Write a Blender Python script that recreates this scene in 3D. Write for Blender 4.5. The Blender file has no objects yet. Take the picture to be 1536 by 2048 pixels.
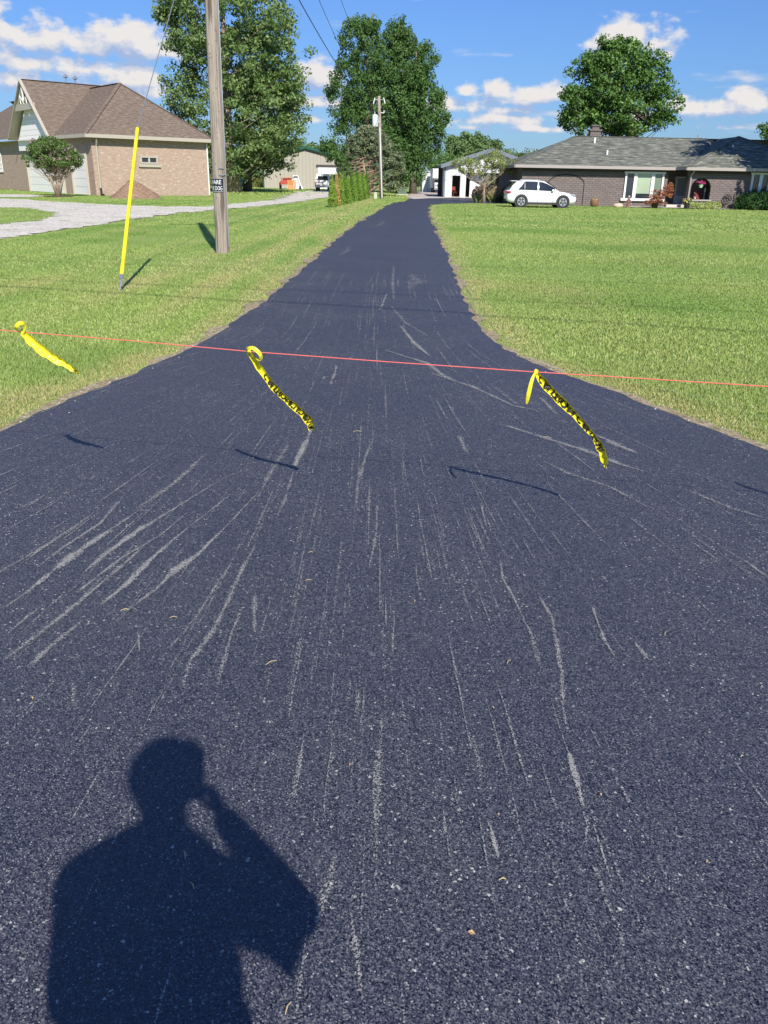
import bpy, math, random
import numpy as np
from mathutils import Vector, Matrix
from mathutils.geometry import tessellate_polygon
random.seed(7); rng = np.random.default_rng(7)
sc = bpy.context.scene
COL = sc.collection
PI = math.pi
R = math.radians

# ------------------------------------------------------------------ camera
F = 1640.0; TH = math.atan((1024-358)/F); PH = R(1.05); EYE = 1.6
cf = np.array([0, math.cos(TH), -math.sin(TH)])
_r0 = np.array([1., 0, 0]); _u0 = np.array([0, math.sin(TH), math.cos(TH)])
cr = math.cos(PH)*_r0 + math.sin(PH)*_u0; cu = -math.sin(PH)*_r0 + math.cos(PH)*_u0
CAM = np.array([0, 0, EYE])
cd = bpy.data.cameras.new('camera'); cam = bpy.data.objects.new('camera', cd); COL.objects.link(cam)
cd.sensor_fit = 'VERTICAL'; cd.sensor_height = 24; cd.lens = 24*F/2048; cd.clip_start = 0.02; cd.clip_end = 6000
m = Matrix(((cr[0], cu[0], -cf[0], 0), (cr[1], cu[1], -cf[1], 0), (cr[2], cu[2], -cf[2], EYE), (0, 0, 0, 1)))
cam.matrix_world = m; sc.camera = cam
sc.cycles.transparent_max_bounces = 48
sc.render.resolution_x = 768; sc.render.resolution_y = 1024

# ------------------------------------------------------------------ sun, exposure
SUN_EL = R(37.5); SUN_AZ = R(14.95)          # sun behind the camera, a little to the right
sdir = np.array([math.sin(SUN_AZ)*math.cos(SUN_EL), -math.cos(SUN_AZ)*math.cos(SUN_EL), math.sin(SUN_EL)])
ld = bpy.data.lights.new('sun', 'SUN'); ld.energy = 4.4; ld.angle = R(0.53); ld.color = (1.0, 0.94, 0.84)
lo = bpy.data.objects.new('sun', ld); COL.objects.link(lo)
lo.rotation_euler = Vector(sdir).to_track_quat('Z', 'Y').to_euler(); lo.location = (8, -30, 30)
sc.view_settings.view_transform = 'Standard'; sc.view_settings.look = 'None'
sc.view_settings.exposure = 0.55; sc.view_settings.gamma = 1.0; sc.view_settings.use_curve_mapping = False

# ------------------------------------------------------------------ helpers: pixel of the photo -> point
def ray(x, y):
    d = cf*F + cr*(x-768) - cu*(y-1024); return d/np.linalg.norm(d)
def g(x, y, z=0.0):
    d = ray(x, y); return CAM + d*((z-EYE)/d[2])
def at(x, y, Y):
    d = ray(x, y); return CAM + d*(Y/d[1])
def sunpt(px, py, Y):                         # point on plane y=Y whose shadow falls on ground pixel
    G = g(px, py); t = (Y-G[1])/sdir[1]; return G + sdir*t
def meet(shadow, pix):                        # point seen at pix whose shadow is at shadow
    G = g(*shadow); d = ray(*pix)
    A = np.array([sdir, -d]).T; s, *_ = np.linalg.lstsq(A, CAM-G, rcond=None)
    return CAM + d*s[1]

# ------------------------------------------------------------------ world
def build_world():
    w = bpy.data.worlds.new('World'); sc.world = w; w.use_nodes = True
    nt = w.node_tree; N = nt.nodes; L = nt.links
    for n in list(N): N.remove(n)
    def nd(t, **k):
        n = N.new(t)
        for a, b in k.items(): setattr(n, a, b)
        return n
    def M(nt, op, a, b=None, c=None, clamp=False):
        n = nt.nodes.new('ShaderNodeMath'); n.operation = op; n.use_clamp = clamp
        for i, v in enumerate((a, b, c)):
            if v is None: continue
            if isinstance(v, (int, float)): n.inputs[i].default_value = v
            else: nt.links.new(v, n.inputs[i])
        return n.outputs[0]
    # cloud field as a node group: (azimuth, elevation) -> density
    gr = bpy.data.node_groups.new('cloud_field', 'ShaderNodeTree')
    gr.interface.new_socket('az', in_out='INPUT', socket_type='NodeSocketFloat')
    gr.interface.new_socket('el', in_out='INPUT', socket_type='NodeSocketFloat')
    gr.interface.new_socket('d', in_out='OUTPUT', socket_type='NodeSocketFloat')
    gi = gr.nodes.new('NodeGroupInput'); go = gr.nodes.new('NodeGroupOutput')
    az, el = gi.outputs[0], gi.outputs[1]
    clouds = [(75, 85, 70, 34, 1), (0, 75, 28, 42, 1), (-5, 20, 26, 26, .9), (245, 90, 105, 34, 1.15), (190, 100, 60, 20, .9),
              (330, 105, 60, 24, 1), (60, 125, 130, 22, .8), (150, 140, 70, 20, .9), (240, 158, 75, 30, 1.1), (300, 185, 60, 20, .8), (20, 110, 60, 24, .8),
              (640, 160, 60, 32, 1.15), (625, 205, 70, 16, .95), (910, 214, 80, 20, 1.0), (1000, 242, 130, 13, .9), (120, 75, 60, 26, .9), (60, 165, 90, 18, .8), (620, 240, 70, 14, .6),
              (1255, 75, 62, 30, 1.25), (1215, 92, 50, 20, 1), (1310, 88, 50, 22, .95), (1330, 105, 30, 14, .7),
              (932, 186, 20, 13, 1), (1000, 182, 26, 18, 1), (1075, 195, 62, 22, 1.15), (1040, 205, 50, 15, .9), (925, 212, 60, 14, .8), (1030, 222, 60, 12, .8),
              (930, 256, 50, 9, .7), (1060, 258, 90, 9, .8), (1380, 215, 45, 18, .95), (1450, 220, 60, 18, 1.0), (1500, 205, 46, 22, 1.1), (1480, 256, 80, 10, .75), (1240, 235, 180, 10, .6),
              (1700, 150, 110, 40, 1), (1850, 60, 120, 50, 1), (-220, 60, 140, 50, 1), (-400, 150, 150, 40, 1), (2100, 200, 200, 30, 1)]
    acc = None
    for (px, py, rx, ry, wt) in clouds:
        d = ray(px, py); a0 = math.atan2(d[0], d[1]); e0 = math.asin(d[2])
        k = 1/1700.
        dx = M(gr, 'DIVIDE', M(gr, 'SUBTRACT', az, a0), rx*k*1.15); dy = M(gr, 'DIVIDE', M(gr, 'SUBTRACT', el, e0), ry*k*1.25)
        dy2 = M(gr, 'MULTIPLY', M(gr, 'MINIMUM', dy, 0), 0.55)      # flatter undersides
        dy = M(gr, 'ADD', dy, dy2)
        q = M(gr, 'SQRT', M(gr, 'ADD', M(gr, 'MULTIPLY', dx, dx), M(gr, 'MULTIPLY', dy, dy)))
        v = M(gr, 'MULTIPLY', M(gr, 'SUBTRACT', 1.25, q), wt)
        acc = v if acc is None else M(gr, 'SMOOTH_MAX', acc, v, 0.25)
    acc = M(gr, 'MAXIMUM', acc, -1.2)
    cx = gr.nodes.new('ShaderNodeCombineXYZ'); gr.links.new(az, cx.inputs[0]); gr.links.new(M(gr, 'MULTIPLY', el, 1.5), cx.inputs[1])
    n1 = gr.nodes.new('ShaderNodeTexNoise'); n1.inputs['Scale'].default_value = 32; n1.inputs['Detail'].default_value = 9; n1.inputs['Roughness'].default_value = .56
    gr.links.new(cx.outputs[0], n1.inputs['Vector'])
    n2 = gr.nodes.new('ShaderNodeTexNoise'); n2.inputs['Scale'].default_value = 9; n2.inputs['Detail'].default_value = 5
    cx2 = gr.nodes.new('ShaderNodeCombineXYZ'); gr.links.new(az, cx2.inputs[0]); gr.links.new(M(gr, 'MULTIPLY', el, 5.0), cx2.inputs[1])
    gr.links.new(cx2.outputs[0], n2.inputs['Vector'])
    f = M(gr, 'ADD', acc, M(gr, 'MULTIPLY', M(gr, 'SUBTRACT', n1.outputs[0], .5), 2.6))
    # thin low veil towards the horizon
    veil = M(gr, 'MULTIPLY', M(gr, 'SUBTRACT', 0.17, el), 3.2, clamp=True)
    f2 = M(gr, 'ADD', M(gr, 'MULTIPLY', veil, 1.0), M(gr, 'MULTIPLY', M(gr, 'SUBTRACT', n2.outputs[0], .59), 3.2))
    f = M(gr, 'MAXIMUM', f, M(gr, 'MINIMUM', f2, .75))
    gr.links.new(f, go.inputs[0])

    tc = nd('ShaderNodeTexCoord'); sep = nd('ShaderNodeSeparateXYZ'); L.new(tc.outputs['Generated'], sep.inputs[0])
    x, y, z = sep.outputs
    azn = M(nt, 'ARCTAN2', x, y); eln = M(nt, 'ARCSINE', z)
    def field(a, e):
        n = nd('ShaderNodeGroup'); n.node_tree = gr; L.new(a, n.inputs[0]); L.new(e, n.inputs[1]); return n.outputs[0]
    d0 = field(azn, eln); d1 = field(M(nt, 'ADD', azn, .006), M(nt, 'ADD', eln, .011))
    ramp = nd('ShaderNodeMapRange', interpolation_type='SMOOTHSTEP'); L.new(d0, ramp.inputs[0])
    ramp.inputs[1].default_value = .22; ramp.inputs[2].default_value = .85
    up = M(nt, 'MULTIPLY', ramp.outputs[0], M(nt, 'GREATER_THAN', eln, 0.002))
    lit = M(nt, 'ADD', M(nt, 'MULTIPLY', M(nt, 'SUBTRACT', d0, d1), 1.3), .50, clamp=True)
    mixc = nd('ShaderNodeMix', data_type='RGBA'); L.new(lit, mixc.inputs[0])
    mixc.inputs[6].default_value = (.40, .53, .80, 1); mixc.inputs[7].default_value = (.90, .87, .86, 1)
    sky = nd('ShaderNodeTexSky', sky_type='NISHITA'); sky.sun_disc = False
    sky.sun_elevation = SUN_EL; sky.sun_rotation = PI - SUN_AZ
    sky.air_density = 1.0; sky.dust_density = .3; sky.ozone_density = 3.0; sky.altitude = 100
    scl = nd('ShaderNodeVectorMath', operation='MULTIPLY'); L.new(sky.outputs[0], scl.inputs[0]); scl.inputs[1].default_value = SKYMUL
    low = nd('ShaderNodeMapRange'); L.new(eln, low.inputs[0]); low.inputs[1].default_value = 0; low.inputs[2].default_value = .42; low.inputs[3].default_value = .60; low.inputs[4].default_value = 1.0
    s2 = nd('ShaderNodeVectorMath', operation='SCALE'); L.new(scl.outputs[0], s2.inputs[0]); L.new(low.outputs[0], s2.inputs['Scale']); scl = s2
    cl = nd('ShaderNodeVectorMath', operation='MULTIPLY'); L.new(mixc.outputs[2], cl.inputs[0]); cl.inputs[1].default_value = (CLOUD,)*3
    mx = nd('ShaderNodeMix', data_type='RGBA'); L.new(up, mx.inputs[0]); L.new(scl.outputs[0], mx.inputs[6]); L.new(cl.outputs[0], mx.inputs[7])
    bg = nd('ShaderNodeBackground'); bg.inputs[1].default_value = 0.1; L.new(mx.outputs[2], bg.inputs[0])
    out = nd('ShaderNodeOutputWorld'); L.new(bg.outputs[0], out.inputs[0])
SKYMUL = (.50, .71, 1.08); CLOUD = 6.4
build_world()

# ------------------------------------------------------------------ materials
class NT:
    def __init__(s, name):
        s.m = bpy.data.materials.new(name); s.m.use_nodes = True; s.t = s.m.node_tree
        s.b = s.t.nodes['Principled BSDF']; s.out = s.t.nodes['Material Output']
    def n(s, t, **k):
        n = s.t.nodes.new(t)
        for a, b in k.items(): setattr(n, a, b)
        return n
    def l(s, a, b): s.t.links.new(a, b)
    def math(s, op, a, b=None, c=None, clamp=False):
        n = s.n('ShaderNodeMath', operation=op); n.use_clamp = clamp
        for i, v in enumerate((a, b, c)):
            if v is None: continue
            if isinstance(v, (int, float)): n.inputs[i].default_value = v
            else: s.l(v, n.inputs[i])
        return n.outputs[0]
    def mix(s, f, a, b, bt='MIX'):
        n = s.n('ShaderNodeMix', data_type='RGBA', blend_type=bt)
        for i, v in ((0, f), (6, a), (7, b)):
            if isinstance(v, (int, float)): n.inputs[i].default_value = v
            elif isinstance(v, tuple): n.inputs[i].default_value = (v + (1,))[:4]
            else: s.l(v, n.inputs[i])
        return n.outputs[2]
    def noise(s, scale, detail=3, rough=.5, vec=None, sc=None):
        n = s.n('ShaderNodeTexNoise'); n.inputs['Scale'].default_value = scale; n.inputs['Detail'].default_value = detail; n.inputs['Roughness'].default_value = rough
        v = vec if vec is not None else s.obj()
        if sc is not None:
            mp = s.n('ShaderNodeMapping'); mp.inputs['Scale'].default_value = sc; s.l(v, mp.inputs[0]); v = mp.outputs[0]
        s.l(v, n.inputs['Vector']); return n.outputs[0]
    def obj(s):
        if not hasattr(s, '_o'): s._o = s.n('ShaderNodeTexCoord')
        return s._o.outputs['Object']
    def uv(s):
        s.obj(); return s._o.outputs['UV']
    def ramp(s, f, stops, interp='LINEAR'):
        n = s.n('ShaderNodeValToRGB'); cr_ = n.color_ramp; cr_.interpolation = interp
        while len(cr_.elements) > 1: cr_.elements.remove(cr_.elements[-1])
        cr_.elements[0].position = stops[0][0]; cr_.elements[0].color = (stops[0][1]+(1,))[:4]
        for p, c in stops[1:]:
            e = cr_.elements.new(p); e.color = (c+(1,))[:4]
        s.l(f, n.inputs[0]); return n.outputs[0]
    def rng_(s, f, a, b, c=0., d=1.):
        n = s.n('ShaderNodeMapRange'); s.l(f, n.inputs[0])
        for i, v in enumerate((a, b, c, d)): n.inputs[i+1].default_value = v
        return n.outputs[0]
    def bump(s, h, strength=.3, dist=.02):
        n = s.n('ShaderNodeBump'); n.inputs['Strength'].default_value = strength; n.inputs['Distance'].default_value = dist
        s.l(h, n.inputs['Height']); s.l(n.outputs[0], s.b.inputs['Normal'])
    def set(s, base=None, rough=None, metal=None, spec=None):
        if base is not None:
            if isinstance(base, tuple): s.b.inputs['Base Color'].default_value = (base+(1,))[:4]
            else: s.l(base, s.b.inputs['Base Color'])
        if rough is not None: s.b.inputs['Roughness'].default_value = rough
        if metal is not None: s.b.inputs['Metallic'].default_value = metal
        if spec is not None: s.b.inputs['Specular IOR Level'].default_value = spec
        return s.m
MATS = {}
def plain(name, col, rough=.6, metal=0., var=.18, scale=3., spec=.5, bump=0.):
    if name in MATS: return MATS[name]
    t = NT(name); a = tuple(c*(1-var) for c in col); b = tuple(min(1, c*(1+var)) for c in col)
    f = t.noise(scale, 5, .6); c = t.mix(f, a, b)
    t.set(c, rough, metal, spec)
    if bump: t.bump(t.noise(scale*6, 4), bump, .01)
    MATS[name] = t.m; return t.m

def mat_asphalt():
    t = NT('asphalt'); o = t.obj()
    v = t.n('ShaderNodeTexVoronoi'); v.inputs['Scale'].default_value = 300; t.l(o, v.inputs['Vector'])
    grain = t.n('ShaderNodeSeparateColor'); t.l(v.outputs['Color'], grain.inputs[0])
    v2 = t.n('ShaderNodeTexVoronoi'); v2.inputs['Scale'].default_value = 150; t.l(o, v2.inputs['Vector'])
    g2 = t.n('ShaderNodeSeparateColor'); t.l(v2.outputs['Color'], g2.inputs[0])
    big = t.noise(.9, 5, .6); med = t.noise(14, 4, .6)
    base = t.ramp(grain.outputs[0], [(0, (.024, .026, .042)), (.45, (.047, .050, .073)), (.8, (.078, .081, .105)), (.94, (.13, .13, .145)), (1, (.32, .32, .31))])  # palest grains raised to paint white sun glints into the colour
    # dusting: sparse pale grains, denser where dust lies
    dusty = t.math('MULTIPLY', t.rng_(big, .42, .68), .02)
    pale = t.math('GREATER_THAN', t.math('ADD', g2.outputs[1], dusty), 1.0)
    sp = pale
    c = t.mix(t.math('MULTIPLY', dusty, 11), base, (.11, .105, .10))
    c = t.mix(t.rng_(med, .3, .75, 0, .30), c, (.042, .045, .066))
    c = t.mix(t.math('MULTIPLY', sp, .85), c, (.42, .41, .38))
    t.set(c, .50, 0, .28)
    # every stone chip tilts its own way, so the sun picks them out one by one
    q = t.n('ShaderNodeVectorMath', operation='SUBTRACT'); t.l(v.outputs['Color'], q.inputs[0]); q.inputs[1].default_value = (.5, .5, .5)
    q2 = t.n('ShaderNodeVectorMath', operation='MULTIPLY'); t.l(q.outputs[0], q2.inputs[0]); q2.inputs[1].default_value = (1.6, 1.6, .3)
    q3 = t.n('ShaderNodeVectorMath', operation='ADD'); t.l(q2.outputs[0], q3.inputs[0]); t.l(t.n('ShaderNodeNewGeometry').outputs['Normal'], q3.inputs[1])
    q4 = t.n('ShaderNodeVectorMath', operation='NORMALIZE'); t.l(q3.outputs[0], q4.inputs[0]); t.l(q4.outputs[0], t.b.inputs['Normal'])
    return t.m
def mat_dust():
    t = NT('road_dust'); a = t.n('ShaderNodeAttribute', attribute_name='strength')
    v = t.n('ShaderNodeTexVoronoi'); v.inputs['Scale'].default_value = 260; t.l(t.obj(), v.inputs['Vector']); s = t.n('ShaderNodeSeparateColor'); t.l(v.outputs['Color'], s.inputs[0]); n2 = t.noise(7, 4, .7)
    k = t.math('SUBTRACT', t.math('ADD', t.math('MULTIPLY', t.math('MINIMUM', a.outputs['Fac'], .78), .92), t.math('MULTIPLY', t.math('SUBTRACT', n2, .5), 1.1)), s.outputs[0])
    al = t.rng_(k, -.12, .10, 0, .9)
    t.l(al, t.b.inputs['Alpha'])
    t.set(t.mix(t.noise(30), (.25, .25, .235), (.40, .39, .365)), .95, 0, .1)
    return t.m
def mat_lawn():
    t = NT('lawn'); n1 = t.noise(.32, 6, .6); n2 = t.noise(6, 5, .7); n3 = t.noise(60, 3, .7)
    c = t.ramp(t.math('ADD', t.math('MULTIPLY', n1, .6), t.math('MULTIPLY', n2, .4)), [(.35, (.18, .27, .06)), (.5, (.25, .34, .085)), (.62, (.34, .40, .13))])
    c = t.mix(t.rng_(n3, .35, .7, 0, .5), c, (.14, .19, .05))
    t.set(c, .9, 0, .15); t.bump(n3, .5, .03); return t.m
def mat_blade():
    t = NT('grass_blade'); ri = t.n('ShaderNodeNewGeometry').outputs['Random Per Island']
    a = t.n('ShaderNodeAttribute', attribute_name='dry').outputs['Fac']
    green = t.ramp(ri, [(0, (.21, .30, .060)), (.4, (.285, .395, .095)), (.75, (.36, .46, .135)), (1, (.46, .52, .20))])
    tone = t.n('ShaderNodeAttribute', attribute_name='tone').outputs['Fac']; green = t.mix(tone, green, (.15, .29, .055))
    dry = t.ramp(ri, [(0, (.30, .31, .10)), (.5, (.42, .41, .16)), (1, (.54, .49, .24))])
    k = t.rng_(t.math('ADD', a, t.math('MULTIPLY', t.math('FRACT', t.math('MULTIPLY', ri, 17.3)), .40)), .30, .85)
    c = t.mix(k, green, dry)
    t.set(c, .55, 0, .3)
    tr = t.n('ShaderNodeBsdfTranslucent'); t.l(c, tr.inputs[0]); ms = t.n('ShaderNodeMixShader'); ms.inputs[0].default_value = .25
    t.l(t.b.outputs[0], ms.inputs[1]); t.l(tr.outputs[0], ms.inputs[2]); t.l(ms.outputs[0], t.out.inputs[0]); return t.m
def mat_leaf(name, c0, c1, c2, rough=.5, trans=.25, spec=.35, big=.35):
    t = NT(name); ri = t.n('ShaderNodeNewGeometry').outputs['Random Per Island']
    n = t.noise(big, 3)
    f = t.math('ADD', t.math('MULTIPLY', ri, .75), t.math('MULTIPLY', t.rng_(n, .35, .65), .3))
    c = t.ramp(f, [(0, c0), (.5, c1), (1, c2)])
    t.set(c, rough, 0, spec)
    tr = t.n('ShaderNodeBsdfTranslucent'); t.l(t.mix(.5, c, (.10, .16, .02)), tr.inputs[0]); ms = t.n('ShaderNodeMixShader'); ms.inputs[0].default_value = trans
    t.l(t.b.outputs[0], ms.inputs[1]); t.l(tr.outputs[0], ms.inputs[2]); t.l(ms.outputs[0], t.out.inputs[0]); return t.m
def mat_gravel(name, cols, scale=26, tuft=.0):
    t = NT(name); v = t.n('ShaderNodeTexVoronoi'); v.inputs['Scale'].default_value = scale; t.l(t.obj(), v.inputs['Vector'])
    s = t.n('ShaderNodeSeparateColor'); t.l(v.outputs['Color'], s.inputs[0])
    c = t.ramp(s.outputs[0], cols); n = t.noise(.5, 5, .65)
    c = t.mix(t.rng_(n, .45, .7, 0, .45), c, tuple(x*.6 for x in cols[1][1]))
    if tuft: c = t.mix(t.rng_(t.noise(1.3, 6, .7), .56, .66, 0, tuft), c, (.13, .16, .05))
    t.set(c, .9, 0, .2); t.bump(s.outputs[1], .8, .03); return t.m
def mat_brick(name, c1, c2, mortar, bw=.22, bh=.075, msize=.012, spot=None, var=.5):
    t = NT(name); b = t.n('ShaderNodeTexBrick'); t.l(t.uv(), b.inputs['Vector'])
    b.inputs['Color1'].default_value = c1+(1,); b.inputs['Color2'].default_value = c2+(1,); b.inputs['Mortar'].default_value = mortar+(1,)
    b.inputs['Scale'].default_value = 1; b.inputs['Brick Width'].default_value = bw; b.inputs['Row Height'].default_value = bh
    b.inputs['Mortar Size'].default_value = msize; b.inputs['Mortar Smooth'].default_value = .1; b.inputs['Bias'].default_value = 0
    c = b.outputs['Color']
    n = t.noise(1.0, 5, .7, t.uv(), (2.4, 6.5, 1)); c = t.mix(t.rng_(n, .3, .7, 0, var), c, tuple(x*.72 for x in c1))
    if spot:
        n2 = t.noise(1.0, 2, .6, t.uv(), (3, 7.5, 1)); c = t.mix(t.rng_(n2, .6, .72, 0, .8), c, spot)
    t.set(c, .88, 0, .2); t.bump(b.outputs['Fac'], -.35, .01); return t.m
def mat_shingle(name, c0, c1, c2, sx=2.2, sy=6.5):
    t = NT(name); n = t.noise(1.0, 4, .75, t.uv(), (sx, sy, 1)); n2 = t.noise(1., 3, .6, t.uv(), (.3, .35, 1))
    c = t.ramp(n, [(.34, c0), (.5, c1), (.66, c2)])
    c = t.mix(t.rng_(n2, .3, .7, 0, .25), c, c0)
    w = t.n('ShaderNodeTexWave', bands_direction='Y', wave_profile='SAW'); w.inputs['Scale'].default_value = .314/.145*1.0; t.l(t.uv(), w.inputs['Vector'])
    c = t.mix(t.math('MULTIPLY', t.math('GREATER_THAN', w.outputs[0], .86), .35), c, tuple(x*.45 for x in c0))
    t.set(c, .95, 0, .1); t.bump(n, .35, .02); return t.m
def mat_siding(name, col, horizontal=True, pitch=.2):
    t = NT(name); w = t.n('ShaderNodeTexWave', bands_direction='Y' if horizontal else 'X', wave_profile='SAW'); w.inputs['Scale'].default_value = .314/pitch; t.l(t.uv(), w.inputs['Vector'])
    n = t.noise(1.0, 5, .6)
    c = t.mix(n, tuple(x*.9 for x in col), col)
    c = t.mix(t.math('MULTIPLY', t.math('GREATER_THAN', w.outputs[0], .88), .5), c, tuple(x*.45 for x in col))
    t.set(c, .55, 0, .4); t.bump(w.outputs[0], .4, .02); return t.m
def mat_wood_pole():
    t = NT('weathered_pole_wood'); n = t.noise(1.0, 6, .7, None, (38, 38, 1.1)); n2 = t.noise(1., 5, .6, None, (9, 9, .8))
    c = t.ramp(n, [(.3, (.09, .07, .055)), (.45, (.28, .235, .195)), (.7, (.44, .385, .325))])
    c = t.mix(t.rng_(n2, .55, .62, 0, .75), c, (.09, .07, .055))
    t.set(c, .9, 0, .15); t.bump(n, .8, .02); return t.m
def mat_glass(name, col=(.03, .04, .05), rough=.08):
    t = NT(name); n = t.noise(.8, 3); t.set(t.mix(n, tuple(x*.6 for x in col), col), rough, 0, .8); return t.m
def mat_bark(name, col, z=3.):
    t = NT(name); n = t.noise(1., 6, .7, None, (9, 9, z)); t.set(t.ramp(n, [(.3, tuple(x*.4 for x in col)), (.6, col), (.8, tuple(min(1, x*1.3) for x in col))]), .92, 0, .1)
    t.bump(n, .8, .05); return t.m
ASPH = mat_asphalt(); DUST = mat_dust(); LAWN = mat_lawn(); BLADE = mat_blade()
GRAV = mat_gravel('white_gravel', [(0, (.38, .33, .26)), (.5, (.70, .64, .54)), (1, (.92, .87, .77))], 24, .75)
GRAVP = mat_gravel('pinkish_gravel', [(0, (.36, .28, .23)), (.5, (.55, .45, .38)), (1, (.66, .58, .52))], 12)
SOIL = mat_gravel('verge_soil', [(0, (.20, .15, .085)), (.5, (.34, .27, .16)), (1, (.48, .41, .28))], 45, .6)
POLE = mat_wood_pole()
WHITE = plain('white_paint', (.74, .74, .72), .45, var=.06)
TRIM = plain('cream_trim', (.42, .38, .31), .5, var=.06)
DARKM = plain('dark_metal', (.05, .05, .055), .4, .4)
STEEL = plain('galvanised_steel', (.42, .43, .44), .4, .7)
RUB = plain('black_rubber', (.018, .018, .02), .8, var=.3, scale=20)
GLASS = mat_glass('window_glass')
BLACKG = plain('matte_black', (.012, .012, .013), .9)
CONC = plain('concrete', (.50, .47, .42), .85, var=.15, bump=.2)

# ------------------------------------------------------------------ mesh builder
class MB:
    def __init__(s): s.v = []; s.f = []; s.uv = []; s.mi = []; s.m = 0
    def face(s, pts, uv=None):
        i = len(s.v); s.v += [tuple(map(float, p)) for p in pts]; s.f.append(tuple(range(i, i+len(pts)))); s.uv.append(uv or [(0, 0)]*len(pts)); s.mi.append(s.m)
    def quadw(s, a, b, c, d):                 # planar quad a,b bottom c,d top, uv in metres
        a, b, c, d = map(np.array, (a, b, c, d)); e = b-a; le = np.linalg.norm(e) or 1; e = e/le
        n = np.cross(e, d-a); n = n/(np.linalg.norm(n) or 1); w = np.cross(n, e)
        s.face([a, b, c, d], [(float((p-a)@e)+a[0]*.37, float((p-a)@w)) for p in (a, b, c, d)])
    def poly(s, pts, udir=None, n_up=None):   # planar polygon with metre uv along horizontal direction
        P = [np.array(p, float) for p in pts]; nn = np.zeros(3)
        for i in range(len(P)): nn += np.cross(P[i]-P[0], P[(i+1) % len(P)]-P[0])
        nn /= (np.linalg.norm(nn) or 1); u = np.cross((0, 0, 1.), nn)
        u = np.array((1., 0, 0)) if np.linalg.norm(u) < 1e-4 else u/np.linalg.norm(u)
        w = np.cross(nn, u); s.face(P, [(float(p@u), float(p@w)) for p in P])
    def box(s, c, d, rz=0., M=None):
        x, y, z = [k/2 for k in d]; co, si = math.cos(rz), math.sin(rz)
        P = [(sx*x, sy*y, sz*z) for sz in (-1, 1) for sy in (-1, 1) for sx in (-1, 1)]
        if M is None: P = [(c[0]+p[0]*co-p[1]*si, c[1]+p[0]*si+p[1]*co, c[2]+p[2]) for p in P]
        else: P = [tuple(M @ Vector(p)) for p in P]
        for q, (du, dv) in (((0, 1, 5, 4), (0, 2)), ((1, 3, 7, 5), (1, 2)), ((3, 2, 6, 7), (0, 2)), ((2, 0, 4, 6), (1, 2)), ((4, 5, 7, 6), (0, 1)), ((2, 3, 1, 0), (0, 1))):
            D = d[du], d[dv]; s.face([P[i] for i in q], [(0, 0), (D[0], 0), (D[0], D[1]), (0, D[1])])
    def bar(s, a, b, w, h=None, up=(0, 0, 1)):
        a, b = Vector(a), Vector(b); z = (b-a); ln = z.length; z = z.normalized(); u = Vector(up)
        if abs(z.dot(u)) > .95: u = Vector((0, 1, 0))
        x = z.cross(u).normalized(); y = x.cross(z).normalized(); h = h or w
        M = Matrix(((x[0], y[0], z[0], (a[0]+b[0])/2), (x[1], y[1], z[1], (a[1]+b[1])/2), (x[2], y[2], z[2], (a[2]+b[2])/2), (0, 0, 0, 1)))
        s.box((0, 0, 0), (w, h, ln), M=M)
    def tube(s, pts, rad, n=8, cap=True, jit=0):
        P = [Vector(p) for p in pts]; k = len(P); rr = rad if hasattr(rad, '__len__') else [rad]*k
        base = len(s.v); up = Vector((.13, .21, 1)).normalized(); t0 = (P[1]-P[0]).normalized()
        if abs(t0.dot(up)) > .9: up = Vector((1, .1, 0)).normalized()
        x = t0.cross(up).normalized()
        for i in range(k):
            t = (P[min(i+1, k-1)]-P[max(i-1, 0)]).normalized(); x = (x-t*x.dot(t)).normalized(); y = t.cross(x)
            for j in range(n):
                a = 2*PI*j/n; r = rr[i]*(1+(random.random()-.5)*jit)
                s.v.append(tuple(P[i]+x*math.cos(a)*r+y*math.sin(a)*r))
        for i in range(k-1):
            for j in range(n):
                a = base+i*n+j; b = base+i*n+(j+1) % n
                s.f.append((a, b, b+n, a+n)); s.uv.append([(j/n, i), ((j+1)/n, i), ((j+1)/n, i+1), (j/n, i+1)]); s.mi.append(s.m)
        if cap:
            s.f.append(tuple(base+j for j in reversed(range(n)))); s.uv.append([(0, 0)]*n); s.mi.append(s.m)
            s.f.append(tuple(base+(k-1)*n+j for j in range(n))); s.uv.append([(0, 0)]*n); s.mi.append(s.m)
    def lathe(s, c, prof, n=16, axis='Z', M=None):
        base = len(s.v); k = len(prof)
        for r, h in prof:
            for j in range(n):
                a = 2*PI*j/n; p = (r*math.cos(a), r*math.sin(a), h)
                if axis == 'X': p = (h, p[0], p[1])
                if axis == 'Y': p = (p[1], h, p[0])
                if M is not None: p = tuple(M @ Vector(p))
                s.v.append((c[0]+p[0], c[1]+p[1], c[2]+p[2]))
        for i in range(k-1):
            for j in range(n):
                a = base+i*n+j; b = base+i*n+(j+1) % n
                s.f.append((a, b, b+n, a+n)); s.uv.append([(0, 0)]*4); s.mi.append(s.m)
        for e in (0, k-1):
            if prof[e][0] > 1e-4:
                s.f.append(tuple(base+e*n+j for j in (range(n) if e else reversed(range(n))))); s.uv.append([(0, 0)]*n); s.mi.append(s.m)
    def blob(s, c, r, n=10, k=7, jit=0.):
        prof = []; base = len(s.v)
        for i in range(k+1):
            ph = PI*i/k
            for j in range(n):
                a = 2*PI*j/n; q = 1+(random.random()-.5)*jit
                s.v.append((c[0]+r[0]*math.sin(ph)*math.cos(a)*q, c[1]+r[1]*math.sin(ph)*math.sin(a)*q, c[2]-r[2]*math.cos(ph)*q))
        for i in range(k):
            for j in range(n):
                a = base+i*n+j; b = base+i*n+(j+1) % n
                s.f.append((a, b, b+n, a+n)); s.uv.append([(0, 0)]*4); s.mi.append(s.m)
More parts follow.
